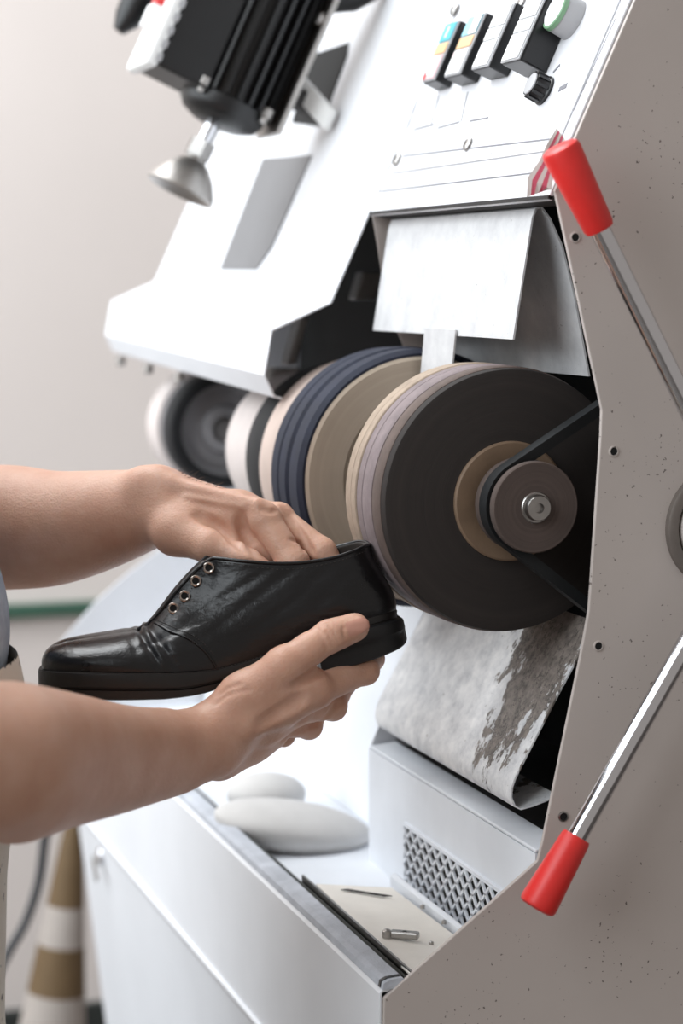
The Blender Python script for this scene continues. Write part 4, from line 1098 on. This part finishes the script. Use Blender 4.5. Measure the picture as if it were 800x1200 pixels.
for s_ in (-1, 1):
    fb.cone(hc_ + V((s_ * .080, -.012, -.015)), hc_ + V((s_ * .083, -.018, .018)), .011, .015, .006, ((1, 0, 0), 1.8))
    fb.cone(hc_ + V((s_ * .02, .082, .026)), hc_ + V((s_ * .045, .074, .022)), .012, .010, .015)
    fb.cone((PXc + s_ * .09, -.56, .70), (PXc + s_ * .10, -.55, .28), .085, .055, .03)
    fb.cone((PXc + s_ * .10, -.55, .28), (PXc + s_ * .105, -.585, -.12), .053, .036, .02)
    fb.cone((PXc + s_ * .105, -.585, -.16), (PXc + s_ * .115, -.45, -.185), .034, .026, .02)
for sh__, el__, arm_, rr_ in ((sh_r, el_r, RA, RAr), (sh_l, el_l, LA, LAr)):
    fb.cone(sh__, el__, .054, .047, .03)
    fb.cone(el__, arm_[0], .046, rr_[0] - .003, .02)
def trim(mesh, keep):
    vs, fs = mesh; m = keep(vs[fs].mean(1)); return vs, fs[m]
body = fb.mesh()
nail_d = nn_
def mi(c):
    v = c - nail_c; a = v @ nail_d; q = np.sqrt(((v - a[:, None] * nail_d) ** 2).sum(1)); t = v @ ta
    side_ = np.sqrt(np.maximum(q ** 2 - t ** 2, 0))
    nail_m = (np.abs(t) < .0098) & (side_ < .0060) & (a > .0002) & (a < .004)
    lips = (np.abs(c[:, 2] - (hc_[2] - .062)) < .008) & (np.abs(c[:, 0] - PXc) < .026) & (c[:, 1] > hc_[1] + .07)
    return nail_m * 1 + lips * 2
person = fast_mesh('person', [arm_r, arm_l, body], ['skin', 'nail', 'lip'], mi)
tag(person, 'person in pale denim workwear holding the black shoe against the sanding wheel', 'person')
def cloth(name, mat, build, lo, hi, h=.008, cut=None):
    f = Field(V(lo), V(hi), h); build(f); m = f.mesh()
    if cut is not None: m = trim(m, cut)
    o = fast_mesh(name, [m], [mat]); put(o, person); return o
def b_shirt(f):
    torso(f, .004)
    f.cone(sh_r, sh_r * .45 + el_r * .55, .068, .064, .03); f.cone(sh_l, sh_l * .45 + el_l * .55, .068, .064, .03)
cloth('shirt', 'shirt_dark', b_shirt, (-.70, -1.0, .60), (.30, -.28, 1.30))
cloth('denim_apron', 'denim', lambda f: torso(f, .012), (-.5, -.9, .50), (.10, -.28, 1.02), .006, lambda c: (c[:, 1] > -.60) & (c[:, 2] < .975) & (c[:, 2] > .56))
def b_waist(f):
    f.cone((PXc - .08, -.545, .85), (PXc + .08, -.545, .85), .145, .145, .05); f.cone((PXc - .08, -.55, .50), (PXc + .08, -.55, .50), .138, .138, .05)
    f.cone((PXc - .08, -.55, .50), (PXc - .08, -.545, .85), .138, .145, .05); f.cone((PXc + .08, -.55, .50), (PXc + .08, -.545, .85), .138, .145, .05)
cloth('waist_apron', 'apron_cloth', b_waist, (-.50, -.9, .38), (.10, -.28, 1.0), .006, lambda c: (c[:, 1] > -.60) & (c[:, 2] < .893) & (c[:, 2] > .42))
def b_tr(f):
    f.cone((PXc - .06, -.56, .72), (PXc + .06, -.56, .72), .128, .128, .04)
    for s_ in (-1, 1):
        f.cone((PXc + s_ * .09, -.56, .68), (PXc + s_ * .10, -.55, .28), .095, .075, .02); f.cone((PXc + s_ * .10, -.55, .28), (PXc + s_ * .105, -.58, -.13), .075, .060, .02)
cloth('trousers', 'trouser_cloth', b_tr, (-.48, -.8, -.24), (.08, -.32, .90))
for s_ in (-1, 1):
    cloth('boot', 'boot', lambda f: (f.cone((PXc + s_ * .105, -.60, -.172), (PXc + s_ * .118, -.44, -.182), .046, .037, .03), f.cone((PXc + s_ * .105, -.59, -.16), (PXc + s_ * .105, -.59, -.06), .046, .044, .03)),
          (PXc + s_ * .11 - .09, -.72, FLOOR + .001), (PXc + s_ * .11 + .09, -.33, .06), .006)
cloth('hair', 'hair', lambda f: f.cone(hc_ + V((0, -.035, .035)), hc_ + V((0, -.005, .035)), .094, .088, .03, ((1, 0, 0), 1.08)), hc_ + V((-.13, -.16, -.12)), hc_ + V((.13, .14, .16)), .006,
      lambda c: (c[:, 2] > hc_[2] - .07 + np.maximum(0, c[:, 1] - hc_[1] + .03) * 1.4))
for s_ in (-1, 1):
    e = MB(); ellipsoid(e, hc_ + V((s_ * .032, .074, .010)), (1, 0, 0), (0, 1, 0), (0, 0, 1), .012, .010, .008, 16, 10); put(e.build('eye', 'eye_white', None, smooth=True), person)
# fine hairs along the top of the far wrist
random.seed(9); hm = MB()
for _ in range(70):
    x = random.uniform(150, 262); y = 551 + max(0, x - 200) * .38 + random.uniform(0, 5)
    p = J(x, y + 2, 1.792 - .0003 * (x - 200)); L_ = random.uniform(.006, .012); d = unit(V((random.uniform(-.4, .4), random.uniform(.5, 1), random.uniform(.3, .9))))
    hm.tube([p - d * .002, p + d * L_ * .5, p + d * L_ + V((0, .001, -.0015))], [.00016, .00013, .00006], 4)
ho = hm.build('arm_hair', 'arm_hair', None); ho['kind'] = 'stuff'; put(ho, person)
